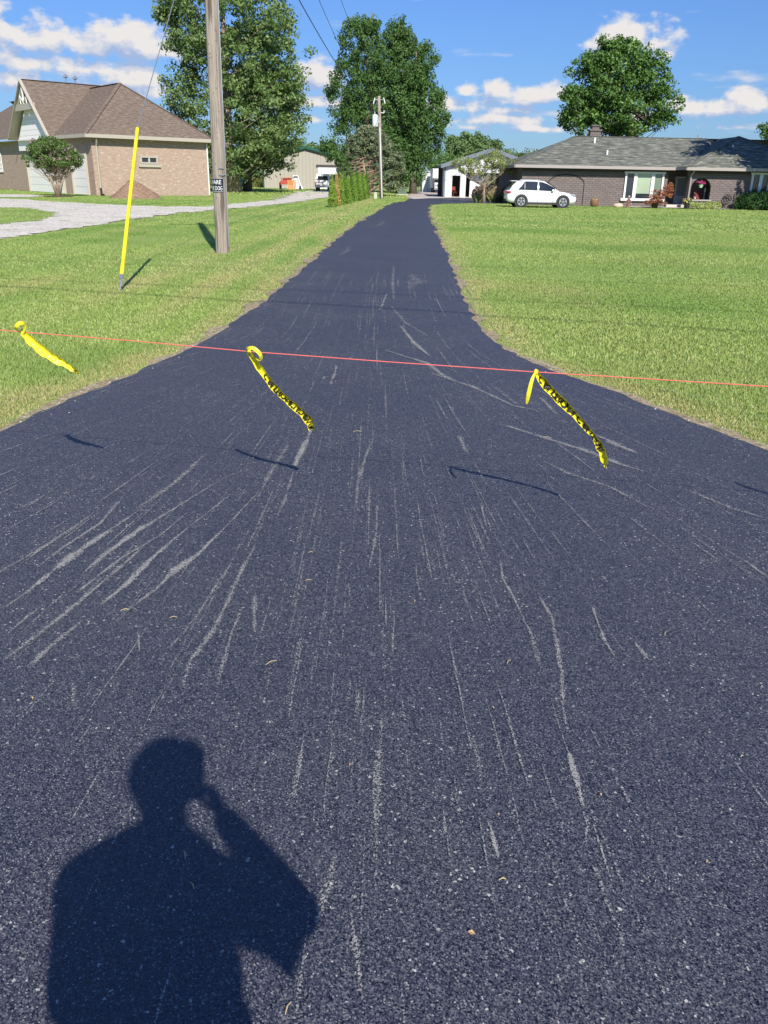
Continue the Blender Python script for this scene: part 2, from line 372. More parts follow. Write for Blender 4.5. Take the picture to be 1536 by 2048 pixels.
    def build(s, name, mat, parent=None, smooth=False, loc=None):
        me = bpy.data.meshes.new(name); me.from_pydata(s.v, [], s.f)
        for mm in (mat if isinstance(mat, (list, tuple)) else [mat]): me.materials.append(mm)
        ul = me.uv_layers.new(name='UVMap')
        flat = [c for f in s.uv for p in f for c in p]; ul.data.foreach_set('uv', flat)
        me.polygons.foreach_set('material_index', s.mi)
        if smooth: me.polygons.foreach_set('use_smooth', [True]*len(me.polygons))
        me.update(); return link(name, me, parent)
def link(name, me, parent=None):
    o = bpy.data.objects.new(name, me); COL.objects.link(o)
    if parent is not None:
        o.parent = parent
        if any(parent_chain_loc(parent)): o.matrix_parent_inverse = parent_world(parent).inverted()
    return o
def parent_world(p):
    M = p.matrix_basis.copy()
    while p.parent is not None:
        M = p.parent.matrix_basis @ p.matrix_parent_inverse @ M; p = p.parent
    return M
def parent_chain_loc(p): 
    M = parent_world(p); return [M != Matrix.Identity(4)]
def tag(o, label=None, cat=None, group=None, kind=None):
    if label: o['label'] = label
    if cat: o['category'] = cat
    if group: o['group'] = group
    if kind: o['kind'] = kind
    return o
def thing(name, loc, label, cat, group=None):
    o = bpy.data.objects.new(name, None); COL.objects.link(o); o.location = loc; o.empty_display_size = .2
    return tag(o, label, cat, group)
def npmesh(name, V, Fc, mat, parent=None, attr=None):   # V (n,3), Fc (m,k) same-size faces
    me = bpy.data.meshes.new(name); n, k = Fc.shape
    me.vertices.add(len(V)); me.vertices.foreach_set('co', V.astype(np.float32).ravel())
    me.loops.add(n*k); me.loops.foreach_set('vertex_index', Fc.astype(np.int32).ravel())
    me.polygons.add(n); me.polygons.foreach_set('loop_start', np.arange(0, n*k, k, dtype=np.int32)); me.polygons.foreach_set('loop_total', np.full(n, k, np.int32))
    if attr:
        for an, (dom, arr) in attr.items():
            a = me.attributes.new(an, 'FLOAT', dom); a.data.foreach_set('value', arr.astype(np.float32))
    me.materials.append(mat); me.update(calc_edges=True); return link(name, me, parent)
def text_geo(txt, size=1.0):
    cu_ = bpy.data.curves.new('tmp', 'FONT'); cu_.body = txt; cu_.size = size; cu_.resolution_u = 2
    o = bpy.data.objects.new('tmp', cu_); COL.objects.link(o); dg = bpy.context.evaluated_depsgraph_get()
    me = bpy.data.meshes.new_from_object(o.evaluated_get(dg)); V = [tuple(v.co) for v in me.vertices]; Fc = [tuple(p.vertices) for p in me.polygons]
    bpy.data.objects.remove(o); bpy.data.curves.remove(cu_); bpy.data.meshes.remove(me)
    V = np.array(V); V[:, 0] -= V[:, 0].min(); V[:, 1] -= V[:, 1].min(); V[:, 0] /= V[:, 0].max(); V[:, 1] /= V[:, 1].max(); return V, Fc

# ------------------------------------------------------------------ the setting: ground, driveway, gravel
def pixpoly(pts, off=(0, 0), s=1.0): return [tuple(g(off[0]+x/s, off[1]+y/s)[:2]) for x, y in pts]
def jag(P, step_k=.012, amp_k=.0022, closed=True, amp_min=.012):     # subdivide an outline and roughen it
    out = []; n = len(P)
    for i in range(n if closed else n-1):
        a = np.array(P[i]); b = np.array(P[(i+1) % n]); D = max(3., abs(a[1]+b[1])/2); L = np.linalg.norm(b-a)
        k = max(1, min(60, int(L/(step_k*D*1.6))))
        for j in range(k):
            p = a+(b-a)*j/k; q = max(amp_min, amp_k*D); out.append((p[0]+random.gauss(0, q), p[1]+random.gauss(0, q)))
    return out
def sheet(name, P, z, mat, kind='structure', thick=0.):
    tri = tessellate_polygon([[Vector((x, y, 0)) for x, y in P]])
    me = bpy.data.meshes.new(name); n = len(P)
    V = [(x, y, z) for x, y in P]; Fc = [tuple(t) for t in tri]
    ar = sum((P[b][0]-P[a][0])*(P[c][1]-P[a][1])-(P[c][0]-P[a][0])*(P[b][1]-P[a][1]) for a, b, c in tri)
    if ar < 0: Fc = [t[::-1] for t in Fc]
    if thick:
        V += [(x, y, z-thick) for x, y in P]; Fc += [(i, (i+1) % n, n+(i+1) % n, n+i) for i in range(n)]
    me.from_pydata(V, [], Fc); me.materials.append(mat); me.update()
    o = link(name, me); return tag(o, kind=kind)

# ground: one sheet to the horizon, fine near the camera
xs = np.concatenate([[-900, -400, -150], np.arange(-60, 61, 1.5), [150, 400, 900]]); ys = np.concatenate([[-60, -20], np.arange(-6, 150, 1.5), [200, 300, 500, 1500]])
X, Y = np.meshgrid(xs, ys)
def gz(x, y):
    w = np.clip((y-12)/12, 0, 1)*np.clip((42-y)/8, 0, 1)*np.clip((-x-2.5)/3, 0, 1)*np.clip((x+9)/2, 0, 1)
    return -.02 - .10*w*(1-np.cos((y-16)*.42))*.5
Z = gz(X, Y); V = np.stack([X, Y, Z], -1).reshape(-1, 3); ny, nx = X.shape
idx = np.arange(nx*ny).reshape(ny, nx); Fq = np.stack([idx[:-1, :-1], idx[:-1, 1:], idx[1:, 1:], idx[1:, :-1]], -1).reshape(-1, 4)
tag(npmesh('ground', V, Fq, LAWN), kind='structure')

DL = [(-40, 3.3), (-12, 3.5), (-6, 3.75), (-4.1, 4.25), (-3.2, 4.7)] + [tuple(g(*p)[:2]) for p in [(0, 866), (60, 838), (120, 810), (185, 783), (250, 757), (330, 722), (400, 690), (465, 650), (520, 610), (560, 577), (600, 545), (640, 510), (680, 475), (700, 459), (720, 444), (742, 430), (762, 419.5), (768, 413), (788, 406.5), (809, 402.5), (820, 397.5), (856, 396.3), (885, 395.4), (1010, 396.5)]]
DR = [(40, 3.3), (12, 3.5), (6, 3.85), (4.0, 4.3), (3.2, 4.65)] + [tuple(g(*p)[:2]) for p in [(1536, 905), (1460, 877), (1380, 845), (1290, 810), (1200, 775), (1120, 748), (1050, 722), (1010, 701), (980, 680), (955, 652), (935, 620), (922, 590), (915, 565), (903, 537), (893, 512), (882, 487), (870, 461), (862, 444), (857, 432), (855, 421), (857, 414), (864, 409.5), (900, 407), (947, 406.5), (1010, 407.5)]]
drive = jag(DL, closed=False) + [DL[-1], DR[-1]] + jag(DR[::-1], closed=False) + [(40, -12), (-40, -12)]
o = sheet('driveway', drive, 0.012, ASPH, thick=.05)
Lx = np.array([p[0] for p in DL[:24]]); Ly = np.array([p[1] for p in DL[:24]]); Rx = np.array([p[0] for p in DR[:27]]); Ry = np.array([p[1] for p in DR[:27]])
def drive_dist(x, y):                          # signed distance-ish: negative on asphalt
    xl = np.interp(y, Ly, Lx, left=-99); xr = np.interp(y, Ry, Rx, left=99)
    d = -np.minimum(x-xl, xr-x)*np.clip(.3+(y-3.3)*.2, .3, 1)
    return np.where(y < 3.25, -1., d)

# dusty streaks and scuffs lying on the asphalt: ribbons in one mesh, part of the driveway
SV = []; SF = []; SS = []
def streak(P, wid, strg):
    P = [np.array(p, float) for p in P]; n = len(P); b = len(SV)
    # resample
    Q = []; W = []; S = []
    for i in range(n-1):
        k = max(2, int(np.linalg.norm(P[i+1]-P[i])/.06))
        for j in range(k):
            t = j/k; Q.append(P[i]*(1-t)+P[i+1]*t); W.append(wid[i]*(1-t)+wid[i+1]*t); S.append(strg[i]*(1-t)+strg[i+1]*t)
    Q.append(P[-1]); W.append(wid[-1]); S.append(strg[-1]); n = len(Q)
    for i in range(n):
        t = Q[min(i+1, n-1)]-Q[max(i-1, 0)]; t /= (np.linalg.norm(t) or 1); nn = np.array((-t[1], t[0])); w = W[i]*(.62+random.gauss(0, .18))
        e = 0 if i in (0, n-1) else S[i]*SK[0]
        for q, s_ in ((-1, 0), (0, e), (1, 0)):
            p = Q[i]+nn*w*q; SV.append((p[0], p[1], STZ[0])); SS.append(s_)
    for i in range(n-1):
        a = b+i*3; SF.append((a, a+1, a+4, a+3)); SF.append((a+1, a+2, a+5, a+4))
STZ = [0.016]; SK = [.88]
def pst(pts, off, s, w, st, mid=None):
    n = len(pts); P = pixpoly(pts, off, s)
    if mid is None: W = [w*(.35+.65*math.sin(PI*(i+.5)/n)) for i in range(n)]; S = [st*(.55+.45*math.sin(PI*(i+.5)/n)) for i in range(n)]
    else: W = [w*math.exp(-((i-mid)/1.1)**2)+w*.3 for i in range(n)]; S = [st*(.55+.75*math.exp(-((i-mid)/1.)**2)) for i in range(n)]
    streak(P, W, S); STZ[0] += .00003
A = ((0, 850), 2.194)
pst([(0, 832), (110, 755), (230, 660), (290, 610), (400, 530), (520, 450), (660, 350), (770, 265), (870, 180)], *A, .035, 1.1, 3.5)
pst([(110, 755), (180, 700), (235, 655)], *A, .022, 1.5)
pst([(110, 610), (190, 550), (290, 490)], *A, .022, 1.1); pst([(160, 640), (280, 550), (440, 445), (550, 315)], *A, .022, .85)
pst([(350, 680), (450, 590), (600, 480), (780, 370), (980, 245), (1110, 195)], *A, .026, .95, 1.5)
pst([(430, 815), (560, 710), (650, 615), (780, 500), (920, 390), (1020, 310)], *A, .026, 1.2, 1.6)
pst([(550, 838), (690, 730), (770, 650), (870, 580), (1000, 450), (1140, 300)], *A, .030, 1.3, 2.1)
pst([(0, 1060), (130, 965), (290, 840), (480, 680), (640, 540)], *A, .02, .85); pst([(120, 1090), (220, 990), (380, 860)], *A, .025, .8)
pst([(340, 750), (530, 600), (700, 500), (820, 400)], *A, .018, .85)
pst([(0, 660), (120, 590), (300, 480), (440, 380)], *A, .02, .6); pst([(330, 1140), (315, 1260)], *A, .022, 1.0); pst([(607, 900), (615, 1030)], *A, .014, 1.0)
pst([(1372, 15), (1345, 80), (1310, 150), (1288, 205)], *A, .035, 1.35); pst([(1290, 210), (1250, 340), (1210, 430)], *A, .02, .7)
pst([(800, 1180), (830, 1060), (930, 930), (1000, 790), (1060, 650), (1130, 530)], *A, .02, .8); pst([(950, 1180), (1010, 950), (1060, 820)], *A, .016, .7)
pst([(700, 1050), (860, 860), (1000, 640)], *A, .015, .6); pst([(600, 380), (760, 270), (900, 140)], *A, .03, .6); pst([(40, 350), (120, 370), (230, 300)], *A, .015, .5)
pst([(0, 960), (120, 860), (200, 800)], *A, .016, .8); pst([(1270, 90), (1200, 200), (1130, 330)], *A, .03, .6); pst([(1120, 740), (1115, 930)], *A, .02, .7)
B = ((700, 1200), 2.56)
pst([(970, 0), (1030, 100), (1060, 250), (1080, 400), (1090, 580), (1110, 700)], *B, .020, .75)
pst([(1015, 480), (1060, 640), (1100, 760), (1125, 830), (1150, 920), (1170, 1010), (1190, 1085)], *B, .017, 1.4, 4)
pst([(1120, 790), (1145, 880), (1170, 980), (1190, 1080)], *B, .013, 1.5)
pst([(1230, 30), (1290, 200), (1350, 310)], *B, .014, .95); pst([(480, 1090), (487, 1260)], *B, .011, 1.2); pst([(708, 1150), (730, 1240), (755, 1350)], *B, .012, 1.2)
pst([(1240, 1160), (1270, 1260), (1340, 1480)], *B, .009, 1.1); pst([(228, 80), (215, 300)], *B, .010, .8); pst([(120, 1300), (140, 900), (170, 600)], *B, .02, .55)
pst([(1450, 230), (1500, 290), (1536, 340)], *B, .018, .9); pst([(610, 700), (660, 840), (670, 1000)], *B, .014, .5); pst([(460, 600), (475, 820)], *B, .012, .6)
pst([(1190, 1090), (1210, 1180), (1200, 1300)], *B, .015, .8); pst([(860, 60), (930, 200), (980, 400)], *B, .02, .5)
pst([(-200, 1800), (-120, 1500), (-60, 1300)], *B, .02, .6); pst([(0, 1600), (40, 1850), (60, 2100)], *B, .015, .7)
C_ = ((400, 420), 2.194)
pst([(880, 515), (940, 590), (1010, 650)], *C_, .045, 1.1); pst([(810, 620), (900, 650), (1000, 680), (1060, 730), (1130, 765)], *C_, .05, .95)
pst([(820, 370), (800, 420), (785, 445)], *C_, .035, .9); pst([(850, 250), (845, 320), (850, 400)], *C_, .06, .5); pst([(600, 690), (590, 730), (570, 775)], *C_, .03, .95)
pst([(840, 430), (900, 500), (1000, 560)], *C_, .05, .5); pst([(550, 735), (535, 760)], *C_, .03, .9)
D_ = ((700, 750), 1.837)
pst([(300, 0), (450, 50), (600, 120), (700, 140)], *D_, .04, .8); pst([(560, 190), (700, 235), (860, 285), (1000, 340), (1100, 370)], *D_, .045, .8)
pst([(900, 225), (980, 265), (1060, 300)], *D_, .05, 1.0); pst([(700, 90), (760, 155)], *D_, .04, .8); pst([(550, 680), (560, 760), (600, 830), (640, 920)], *D_, .014, .8)
pst([(480, 480), (500, 570)], *D_, .012, .9); pst([(690, 820), (740, 910)], *D_, .018, .9); pst([(1230, 430), (1400, 500), (1536, 540)], *D_, .03, .55)
pst([(90, 230), (60, 300), (30, 400), (20, 500)], *D_, .02, .65); pst([(100, 480), (95, 600), (70, 720)], *D_, .013, .7); pst([(1430, 680), (1536, 760)], *D_, .02, .8)
pst([(700, 320), (800, 370), (950, 420), (1100, 500)], *D_, .03, .5); pst([(400, 230), (430, 300)], *D_, .04, .7)
# faint tracks following the fan of tyre paths from the driveway on to the road
def flow(u, y):
    k = max(0, (9.5-y)/7.5)**1.7; c = np.interp(y, [2, 12, 60], [-.1, -.25, -.1])
    return c+u*1.25*(1+3.4*k*abs(u)**1.25)
SK[0] = 1.
for i in range(820):
    STZ[0] = .0195+.000004*i
    u = random.uniform(-1.35, 1.35); y0 = random.uniform(.6, 3.6) if i > 640 else random.choice([random.uniform(.7, 3.5), random.uniform(1.2, 6), random.uniform(1.2, 6), random.uniform(5, 14)]); ln = random.uniform(.2, 1.0)*(.5+y0*.2)
    if u > .3 and y0 < 3 and random.random() < .3: continue
    P = [(flow(u, y0+ln*t)+random.gauss(0, .002), y0+ln*t) for t in (0, .33, .66, 1)]
    w = random.uniform(.0035, .011)*(.7+y0*.12); s_ = random.choice([random.uniform(.08, .26), random.uniform(.08, .26), random.uniform(.22, .5)])
    if random.random() < .12: s_ += .3
    streak(P, [w*.4, w, w, w*.4], [s_*.6, s_, s_, s_*.5])
SK[0] = 1.
for i in range(9):                           # broad faint dust veils on the far driveway
    y0 = 9+70*random.random()**1.6; u = random.uniform(-.75, .75)
    if y0 > 48: continue
    P = [(flow(u, y0)+random.gauss(0, .1), y0), (flow(u, y0)+random.gauss(0, .15), y0+.08*y0), (flow(u, y0), y0+.16*y0)]
    STZ[0] = .0230+.00001*i; w = random.uniform(.1, .35); streak(P, [w*.5, w, w*.5], [.1, random.uniform(.15, .30), .1])
sm = npmesh('dust_streaks', np.array(SV), np.array(SF), DUST, o, {'strength': ('POINT', np.array(SS))})
sm['kind'] = 'stuff'

# left neighbour's gravel drive with its grass island, and the pinkish gravel yard beyond the garage
K = ((0, 350), 2.194)
gl = pixpoly([(-700, 60), (0, 103), (120, 107), (250, 118), (380, 124), (500, 131), (650, 136), (750, 139), (840, 139), (930, 138), (1000, 130), (1090, 120), (1180, 111), (1240, 97), (1280, 84), (1300, 74), (1380, 68), (1600, 60), (1640, 72), (1560, 92), (1500, 97), (1440, 99), (1380, 106), (1300, 118), (1200, 129), (1100, 139), (1000, 148), (900, 157), (790, 167), (700, 178), (620, 187), (560, 194), (500, 206), (450, 216), (350, 228), (250, 241), (120, 262), (0, 280), (-700, 420)], *K)
sheet('gravel_drive', jag(gl, .005, .0055), .004, GRAV)
isl = pixpoly([(-700, 130), (0, 143), (80, 143), (150, 150), (205, 160), (240, 172), (235, 180), (200, 192), (130, 203), (0, 215), (-700, 300)], *K)
sheet('grass_island', jag(isl, .005, .005), .010, LAWN)
st2 = pixpoly([(-400, 70), (0, 84), (120, 86), (200, 92), (120, 97), (0, 97), (-400, 92)], *K)
sheet('gravel_strip', jag(st2, .005, .004), .006, GRAV)
yard = [tuple(g(*p)[:2]) for p in [(812, 392), (822, 387), (845, 382), (870, 377), (990, 374), (1100, 376), (1100, 402), (1000, 400.5), (950, 399.5), (880, 398.6), (840, 398.2), (818, 398.4)]]
sheet('gravel_yard', jag(yard, .006, .0015), .006, GRAVP)
pad = [tuple(g(*p)[:2]) for p in [(819, 396), (860, 394), (889, 393.4), (889, 396.2), (858, 396.6), (828, 398.2)]]
sheet('concrete_pad', pad, .016, CONC)
def vnoise(x, y, s, seed):
    r_ = np.random.default_rng(seed); T = r_.random((64, 64)); u = x/s+100; v = y/s+100; i = np.floor(u).astype(int); j = np.floor(v).astype(int); a = u-i; b = v-j
    a = a*a*(3-2*a); b = b*b*(3-2*b); g_ = lambda p, q: T[p % 64, q % 64]
    return (g_(i, j)*(1-a)+g_(i+1, j)*a)*(1-b)+(g_(i, j+1)*(1-a)+g_(i+1, j+1)*a)*b
# narrow bare verge along both edges of the asphalt
def ribbon_strip(name, P, off0, off1, z, mat):
    P = jag(P, closed=False); mb = MB(); prev = None
    for i in range(len(P)):
        a = np.array(P[max(i-1, 0)]); b = np.array(P[min(i+1, len(P)-1)]); t = (b-a)/(np.linalg.norm(b-a) or 1); nn = np.array((-t[1], t[0]))
        lf = vnoise(np.array([P[i][0]]), np.array([P[i][1]]), .55, 21)[0]; w1 = off1*(.15+1.5*lf**1.5+.35*random.random()); p = np.array(P[i]); q = (p+nn*off0, p+nn*w1)
        if prev: mb.face([(*prev[0], z), (*q[0], z), (*q[1], z), (*prev[1], z)])
        prev = q
    return tag(mb.build(name, mat), kind='structure')
ribbon_strip('verge', DL[4:21], -.05, .13, -.004, SOIL); ribbon_strip('verge', DR[4:25], .05, -.12, -.005, SOIL)

# ------------------------------------------------------------------ grass
def inpoly(x, y, P):
    P = np.array(P); r = np.zeros(len(x), bool); j = len(P)-1
    for i in range(len(P)):
        xi, yi = P[i]; xj, yj = P[j]
        c = ((yi > y) != (yj > y)) & (x < (xj-xi)*(y-yi)/((yj-yi) or 1e-9)+xi); r ^= c; j = i
    return r
def grass_points(n, y0, y1, half=.56, pad_=1.2):
    y = np.sqrt(rng.random(n)*(y1**2-y0**2)+y0**2); x = (rng.random(n)*2-1)*(y*half+pad_); return x, y
GX = []; GY = []; GH = []; GW = []
for n, y0, y1, h, w in ((270000, 3.4, 8, .032, .0042), (250000, 8, 15, .032, .0068), (250000, 15, 32, .034, .012), (260000, 32, 82, .040, .032), (40000, 82, 150, .12, .12)):
    x, y = grass_points(n, y0, y1); GX.append(x); GY.append(y); GH.append(np.full(n, h)); GW.append(np.full(n, w))
GX, GY, GH, GW = map(np.concatenate, (GX, GY, GH, GW))
dd = drive_dist(GX, GY); nz = vnoise(GX, GY, .25, 1); nb = vnoise(GX, GY, 1.6, 2); nc = vnoise(GX, GY, .7, 3)
keep = (dd > .0+nz*.06) | (GY > 52)
keep &= ~inpoly(GX, GY, drive)
ing = (inpoly(GX, GY, gl) & ~inpoly(GX, GY, isl)) | inpoly(GX, GY, st2); keep &= ~(ing & (rng.random(len(GX)) > .035+.25*(nb > .72)))
keep &= ~inpoly(GX, GY, yard)
keep &= ~((GY > 65) & (GX > 9.5)) & ~((GY > 90) & (GX > 4))
bare = (dd < .2) & (dd > 0) & (rng.random(len(GX)) < .25); keep &= ~bare
GX, GY, GH, GW, dd, nz, nb, nc = [a[keep] for a in (GX, GY, GH, GW, dd, nz, nb, nc)]
# dryness: burnt edge along the asphalt, mown yellow stripes on the left, patches
edge = np.clip(1-(dd-.10)/(.25+.5*nb), 0, 1)*(GY < 60)
lft = GX < 0; stripe = np.where(lft, np.exp(-((dd-1.0-.012*GY)/.28)**2)*.60+np.exp(-((dd-2.3)/.35)**2)*.40+np.exp(-((dd-3.9)/.3)**2)*.22, 0)*np.clip((GY-7)/6, 0, 1)
mow = .11*np.sin((GX*.22+GY*1.0)*.95)*(~lft)*np.clip((GY-6)/10, 0, 1)
TONE = np.clip((vnoise(GX, GY, 1.9, 8)*.6+vnoise(GX+.3*GY, GY*1.7, 4.5, 9)*.7-.62)*2.2, 0, .6)
TONE = np.clip(TONE+np.where(GX < 0, .34*np.sin(dd*4.2), .18*np.sin((GX*.22+GY)*.95+3.1))*np.clip((GY-7)/8, 0, 1), 0, 1)
patch = np.clip((vnoise(GX, GY, 2.7, 5)-.5)*.7, 0, .3)+np.clip((nc-.6)*.5, 0, .2)
DRY = np.clip(edge*.85+stripe+mow+patch*.8+.03, 0, 1)
n = len(GX); ph = rng.random(n)*2*PI; lean = rng.random(n)**1.5*1.0; la = rng.random(n)*2*PI
h = GH*(.55+.75*rng.random(n))*(.75+.5*nb)*(1-.35*edge); GW = GW*(.7+.6*rng.random(n))
z0 = gz(GX, GY)-.004; z0 = np.where(inpoly(GX, GY, isl), .0, z0)
dx, dy = np.cos(ph)*GW, np.sin(ph)*GW; tx = np.cos(la)*lean*h; ty = np.sin(la)*lean*h
P0 = np.stack([GX-dx, GY-dy, z0], -1); P1 = np.stack([GX+dx, GY+dy, z0], -1)
P2 = np.stack([GX+dx*.7+tx*.35, GY+dy*.7+ty*.35, z0+h*.55], -1); P3 = np.stack([GX-dx*.7+tx*.35, GY-dy*.7+ty*.35, z0+h*.55], -1); P4 = np.stack([GX+tx, GY+ty, z0+h*.95], -1)
near = GY < 15
def tri_pack(sel, pts, faces):
    k = len(pts); V = np.stack([p[sel] for p in pts], 1).reshape(-1, 3); m_ = sel.sum(); b = (np.arange(m_)*k)[:, None, None]
    return V, (b+np.array(faces)[None]).reshape(-1, len(faces[0])), np.repeat(DRY[sel], len(faces)), np.repeat(TONE[sel], len(faces))
Va, Fa, Da, Ta = tri_pack(near, [P0, P1, P2, P3, P4], [(0, 1, 2), (0, 2, 3), (3, 2, 4)])
Vb, Fb, Db, Tb = tri_pack(~near, [P0, P1, P4], [(0, 1, 2)])
o = npmesh('grass', np.concatenate([Va, Vb]), np.concatenate([Fa, Fb+len(Va)]), BLADE, None, {'dry': ('FACE', np.concatenate([Da, Db])), 'tone': ('FACE', np.concatenate([Ta, Tb]))}); tag(o, kind='stuff')
# loose pale grit on the asphalt and along the verge
mb = MB()
gp = []
while len(gp) < 420:
    y = .9+9*random.random()**1.6; x = random.uniform(-1, 1)*(y*.5+.6)
    if drive_dist(np.array([x]), np.array([y]))[0] < -.05: gp.append((x, y, random.uniform(.0009, .0019)*(1+y*.12)))
for i in range(4, 13):
    for _ in range(9):
        t = random.random(); P = DL if random.random() < .65 else DR
        a, b = P[i], P[i+1]; x = a[0]+(b[0]-a[0])*t; y = a[1]+(b[1]-a[1])*t; gp.append((x+random.gauss(0, .06), y+random.gauss(0, .06), random.choice([.003, .004, .006, .009])))
for x, y, r in gp: mb.blob((x, y, .014+r*.3), (r, r*random.uniform(.6, 1.3), r*.6), 5, 3, .5)
tag(mb.build('loose_grit', plain('grit', (.46, .44, .40), .9, var=.3, scale=30)), kind='stuff')

# ------------------------------------------------------------------ trees and plants
def leaves(cent, rad, per, size, flat=.75, seed=1, droop=0., aspect=.55, up=.35):
    r_ = np.random.default_rng(seed); C0 = np.repeat(cent, per, 0); Rr = np.repeat(rad, per, 0)
    d = r_.normal(size=C0.shape); d /= np.linalg.norm(d, axis=1)[:, None]; q = r_.random(len(C0))**.45
    off = d*(q*Rr)[:, None]; off[:, 2] *= flat; P = C0+off
    nrm = d*.9+r_.normal(size=d.shape)*.75; nrm[:, 2] += up; nrm /= np.linalg.norm(nrm, axis=1)[:, None]
    a = r_.normal(size=d.shape); a[:, 2] -= droop; a -= nrm*(a*nrm).sum(1)[:, None]; a /= np.linalg.norm(a, axis=1)[:, None]; b = np.cross(nrm, a)
    s = size*(.55+.9*r_.random(len(P)))[:, None]
    bend = nrm*s*.22
    V = np.stack([P-a*s, P+b*s*aspect+bend, P+a*s, P-b*s*aspect+bend], 1).reshape(-1, 3)
    k = np.arange(len(P))[:, None]*4; return V, np.concatenate([k+np.array([[0, 1, 2]]), k+np.array([[0, 2, 3]])])
def in_blobs(n, blobs, seed, shell=.45):
    r_ = np.random.default_rng(seed); vol = np.array([b[3]*b[4]*b[5] for b in blobs])**.8; pick = r_.choice(len(blobs), n, p=vol/vol.sum()); B = np.array(blobs)[pick]
    d = r_.normal(size=(n, 3)); d /= np.linalg.norm(d, axis=1)[:, None]; q = r_.random(n)**shell; P = B[:, :3]+d*q[:, None]*B[:, 3:6]
    return P, pick
def tree(name, base, trunk_pts, trunk_r, blobs, nclump, crad, per, size, lmat, bmat, label, cat='tree', group=None, seed=1, flat=.75, limbs=True, shell=.35, droop=0., up=.35, aspect=.55, twig=1., crown='crown', zmin=None):
    t = thing(name, tuple(base), label, cat, group)
    rb = random.Random(seed); sat = []
    for b_ in blobs:
        for _ in range(3):
            a_q = rb.uniform(0, 2*PI); e_q = rb.uniform(-.5, 1.2); k_q = rb.uniform(.25, .45); sat.append((b_[0]+b_[3]*.95*math.cos(a_q)*math.cos(e_q), b_[1]+b_[4]*.95*math.sin(a_q)*math.cos(e_q), b_[2]+b_[5]*.95*math.sin(e_q), b_[3]*k_q, b_[4]*k_q, b_[5]*k_q))
    blobs = list(blobs)+sat
    P, pick = in_blobs(nclump, blobs, seed, shell)
    if zmin is not None: P = P[P[:, 2] > zmin]; 
    r_ = np.random.default_rng(seed+50); rad = crad*(.55+.8*r_.random(len(P)))
    V, Fc = leaves(P, rad, per, size, flat, seed+9, droop, aspect, up)
    npmesh(crown, V, Fc, lmat, t)
    mb = MB(); random.seed(seed)
    for tp in trunk_pts:
        n = len(tp); tk = trunk_r*(1 if (tp is trunk_pts[0] or len(trunk_pts) > 5 or crown == 'x') else .3); rr = [tk*(1.35 if i == 0 else 1)*(1-.8*i/(n-1)) for i in range(n)]
        mb.tube(tp, rr, 9, jit=.08)
        if limbs:
            tp_ = [np.array(p, float) for p in tp]
            for k in range(len(P)):
                if r_.random() > .42*twig: continue
                # nearest trunk line below the clump
                c = P[k]; best = None
                for i in range(n-1):
                    for s_ in (.2, .6, 1.):
                        q = tp_[i]*(1-s_)+tp_[i+1]*s_; dz = c[2]-q[2]
                        if dz < .1*np.linalg.norm(c-q): continue
                        e = np.linalg.norm(c-q)*(1+.25*abs(dz-.7*np.linalg.norm((c-q)[:2])))
                        if best is None or e < best[0]: best = (e, q)
                if best is None: continue
                q = best[1]; L = np.linalg.norm(c-q); mid = (q+c)/2+np.array([r_.normal()*.06*L, r_.normal()*.06*L, -.07*L])
                mb.tube([q, mid, c], [max(.012, trunk_r*.07+L*.008), max(.01, L*.006), .006+L*.0015], 4, cap=False)
    mb.build('trunk', bmat, t, smooth=True); return t
def pblob(px, py, rx, ry, D, depth=None):
    c = at(px, py, D); k = D/1767; return (c[0], c[1], c[2], rx*k, depth if depth else rx*k*.85, ry*k)
COTT = mat_leaf('cottonwood_leaf', (.082, .155, .036), (.145, .235, .060), (.28, .36, .16), .5, .3, .35, .25)
MAPL = mat_leaf('maple_leaf', (.052, .125, .032), (.095, .185, .050), (.15, .245, .078), .6, .26, .2, .22)
ASHL = mat_leaf('bright_leaf', (0.061, 0.135, 0.027), (0.101, 0.209, 0.043), (0.176, 0.297, 0.068), .45, .25, .4, .3)
FARL = mat_leaf('far_leaf', (.10, .18, .06), (.15, .24, .085), (.22, .31, .13), .6, .25, .2, .1)
PINL = mat_leaf('pine_needle', (0.076, 0.127, 0.059), (0.151, 0.211, 0.109), (0.320, 0.304, 0.186), .6, .1, .2, .3)
ARBL = mat_leaf('arborvitae_leaf', (.15, .27, .03), (.25, .40, .055), (.38, .52, .11), .6, .25, .2, .8)
ARBD = mat_leaf('darker_arborvitae_leaf', (.08, .17, .022), (.14, .26, .04), (.22, .34, .07), .6, .2, .2, .8)
ORGL = mat_leaf('dead_arborvitae_leaf', (.26, .24, .06), (.55, .38, .13), (.68, .50, .24), .7, .15, .1, .8)
MYRL = mat_leaf('myrtle_leaf', (.07, .14, .03), (.12, .21, .05), (.20, .27, .08), .5, .25, .3, .8)
MYRF = mat_leaf('myrtle_blossom', (.45, .25, .28), (.55, .36, .38), (.66, .50, .50), .6, .3, .2, .8)
CRBL = mat_leaf('sparse_leaf', (.18, .25, .05), (.28, .35, .09), (.42, .44, .16), .6, .3, .2, .8)
REDL = mat_leaf('red_maple_leaf', (.25, .055, .03), (.40, .12, .07), (.48, .24, .10), .5, .25, .3, 1.5)
YEWL = mat_leaf('yew_leaf', (0.014, 0.048, 0.012), (0.030, 0.084, 0.022), (0.060, 0.132, 0.036), .6, .1, .2, 1.)
LIML = mat_leaf('lime_leaf', (.34, .46, .08), (.52, .62, .16), (.75, .78, .45), .5, .35, .3, 2.)
BARK = mat_bark('bark', (.20, .17, .14)); BARKP = mat_bark('pine_bark', (.42, .30, .23)); BARKL = mat_bark('light_bark', (.42, .34, .25)); BARKG = mat_bark('cottonwood_bark', (.36, .30, .23))

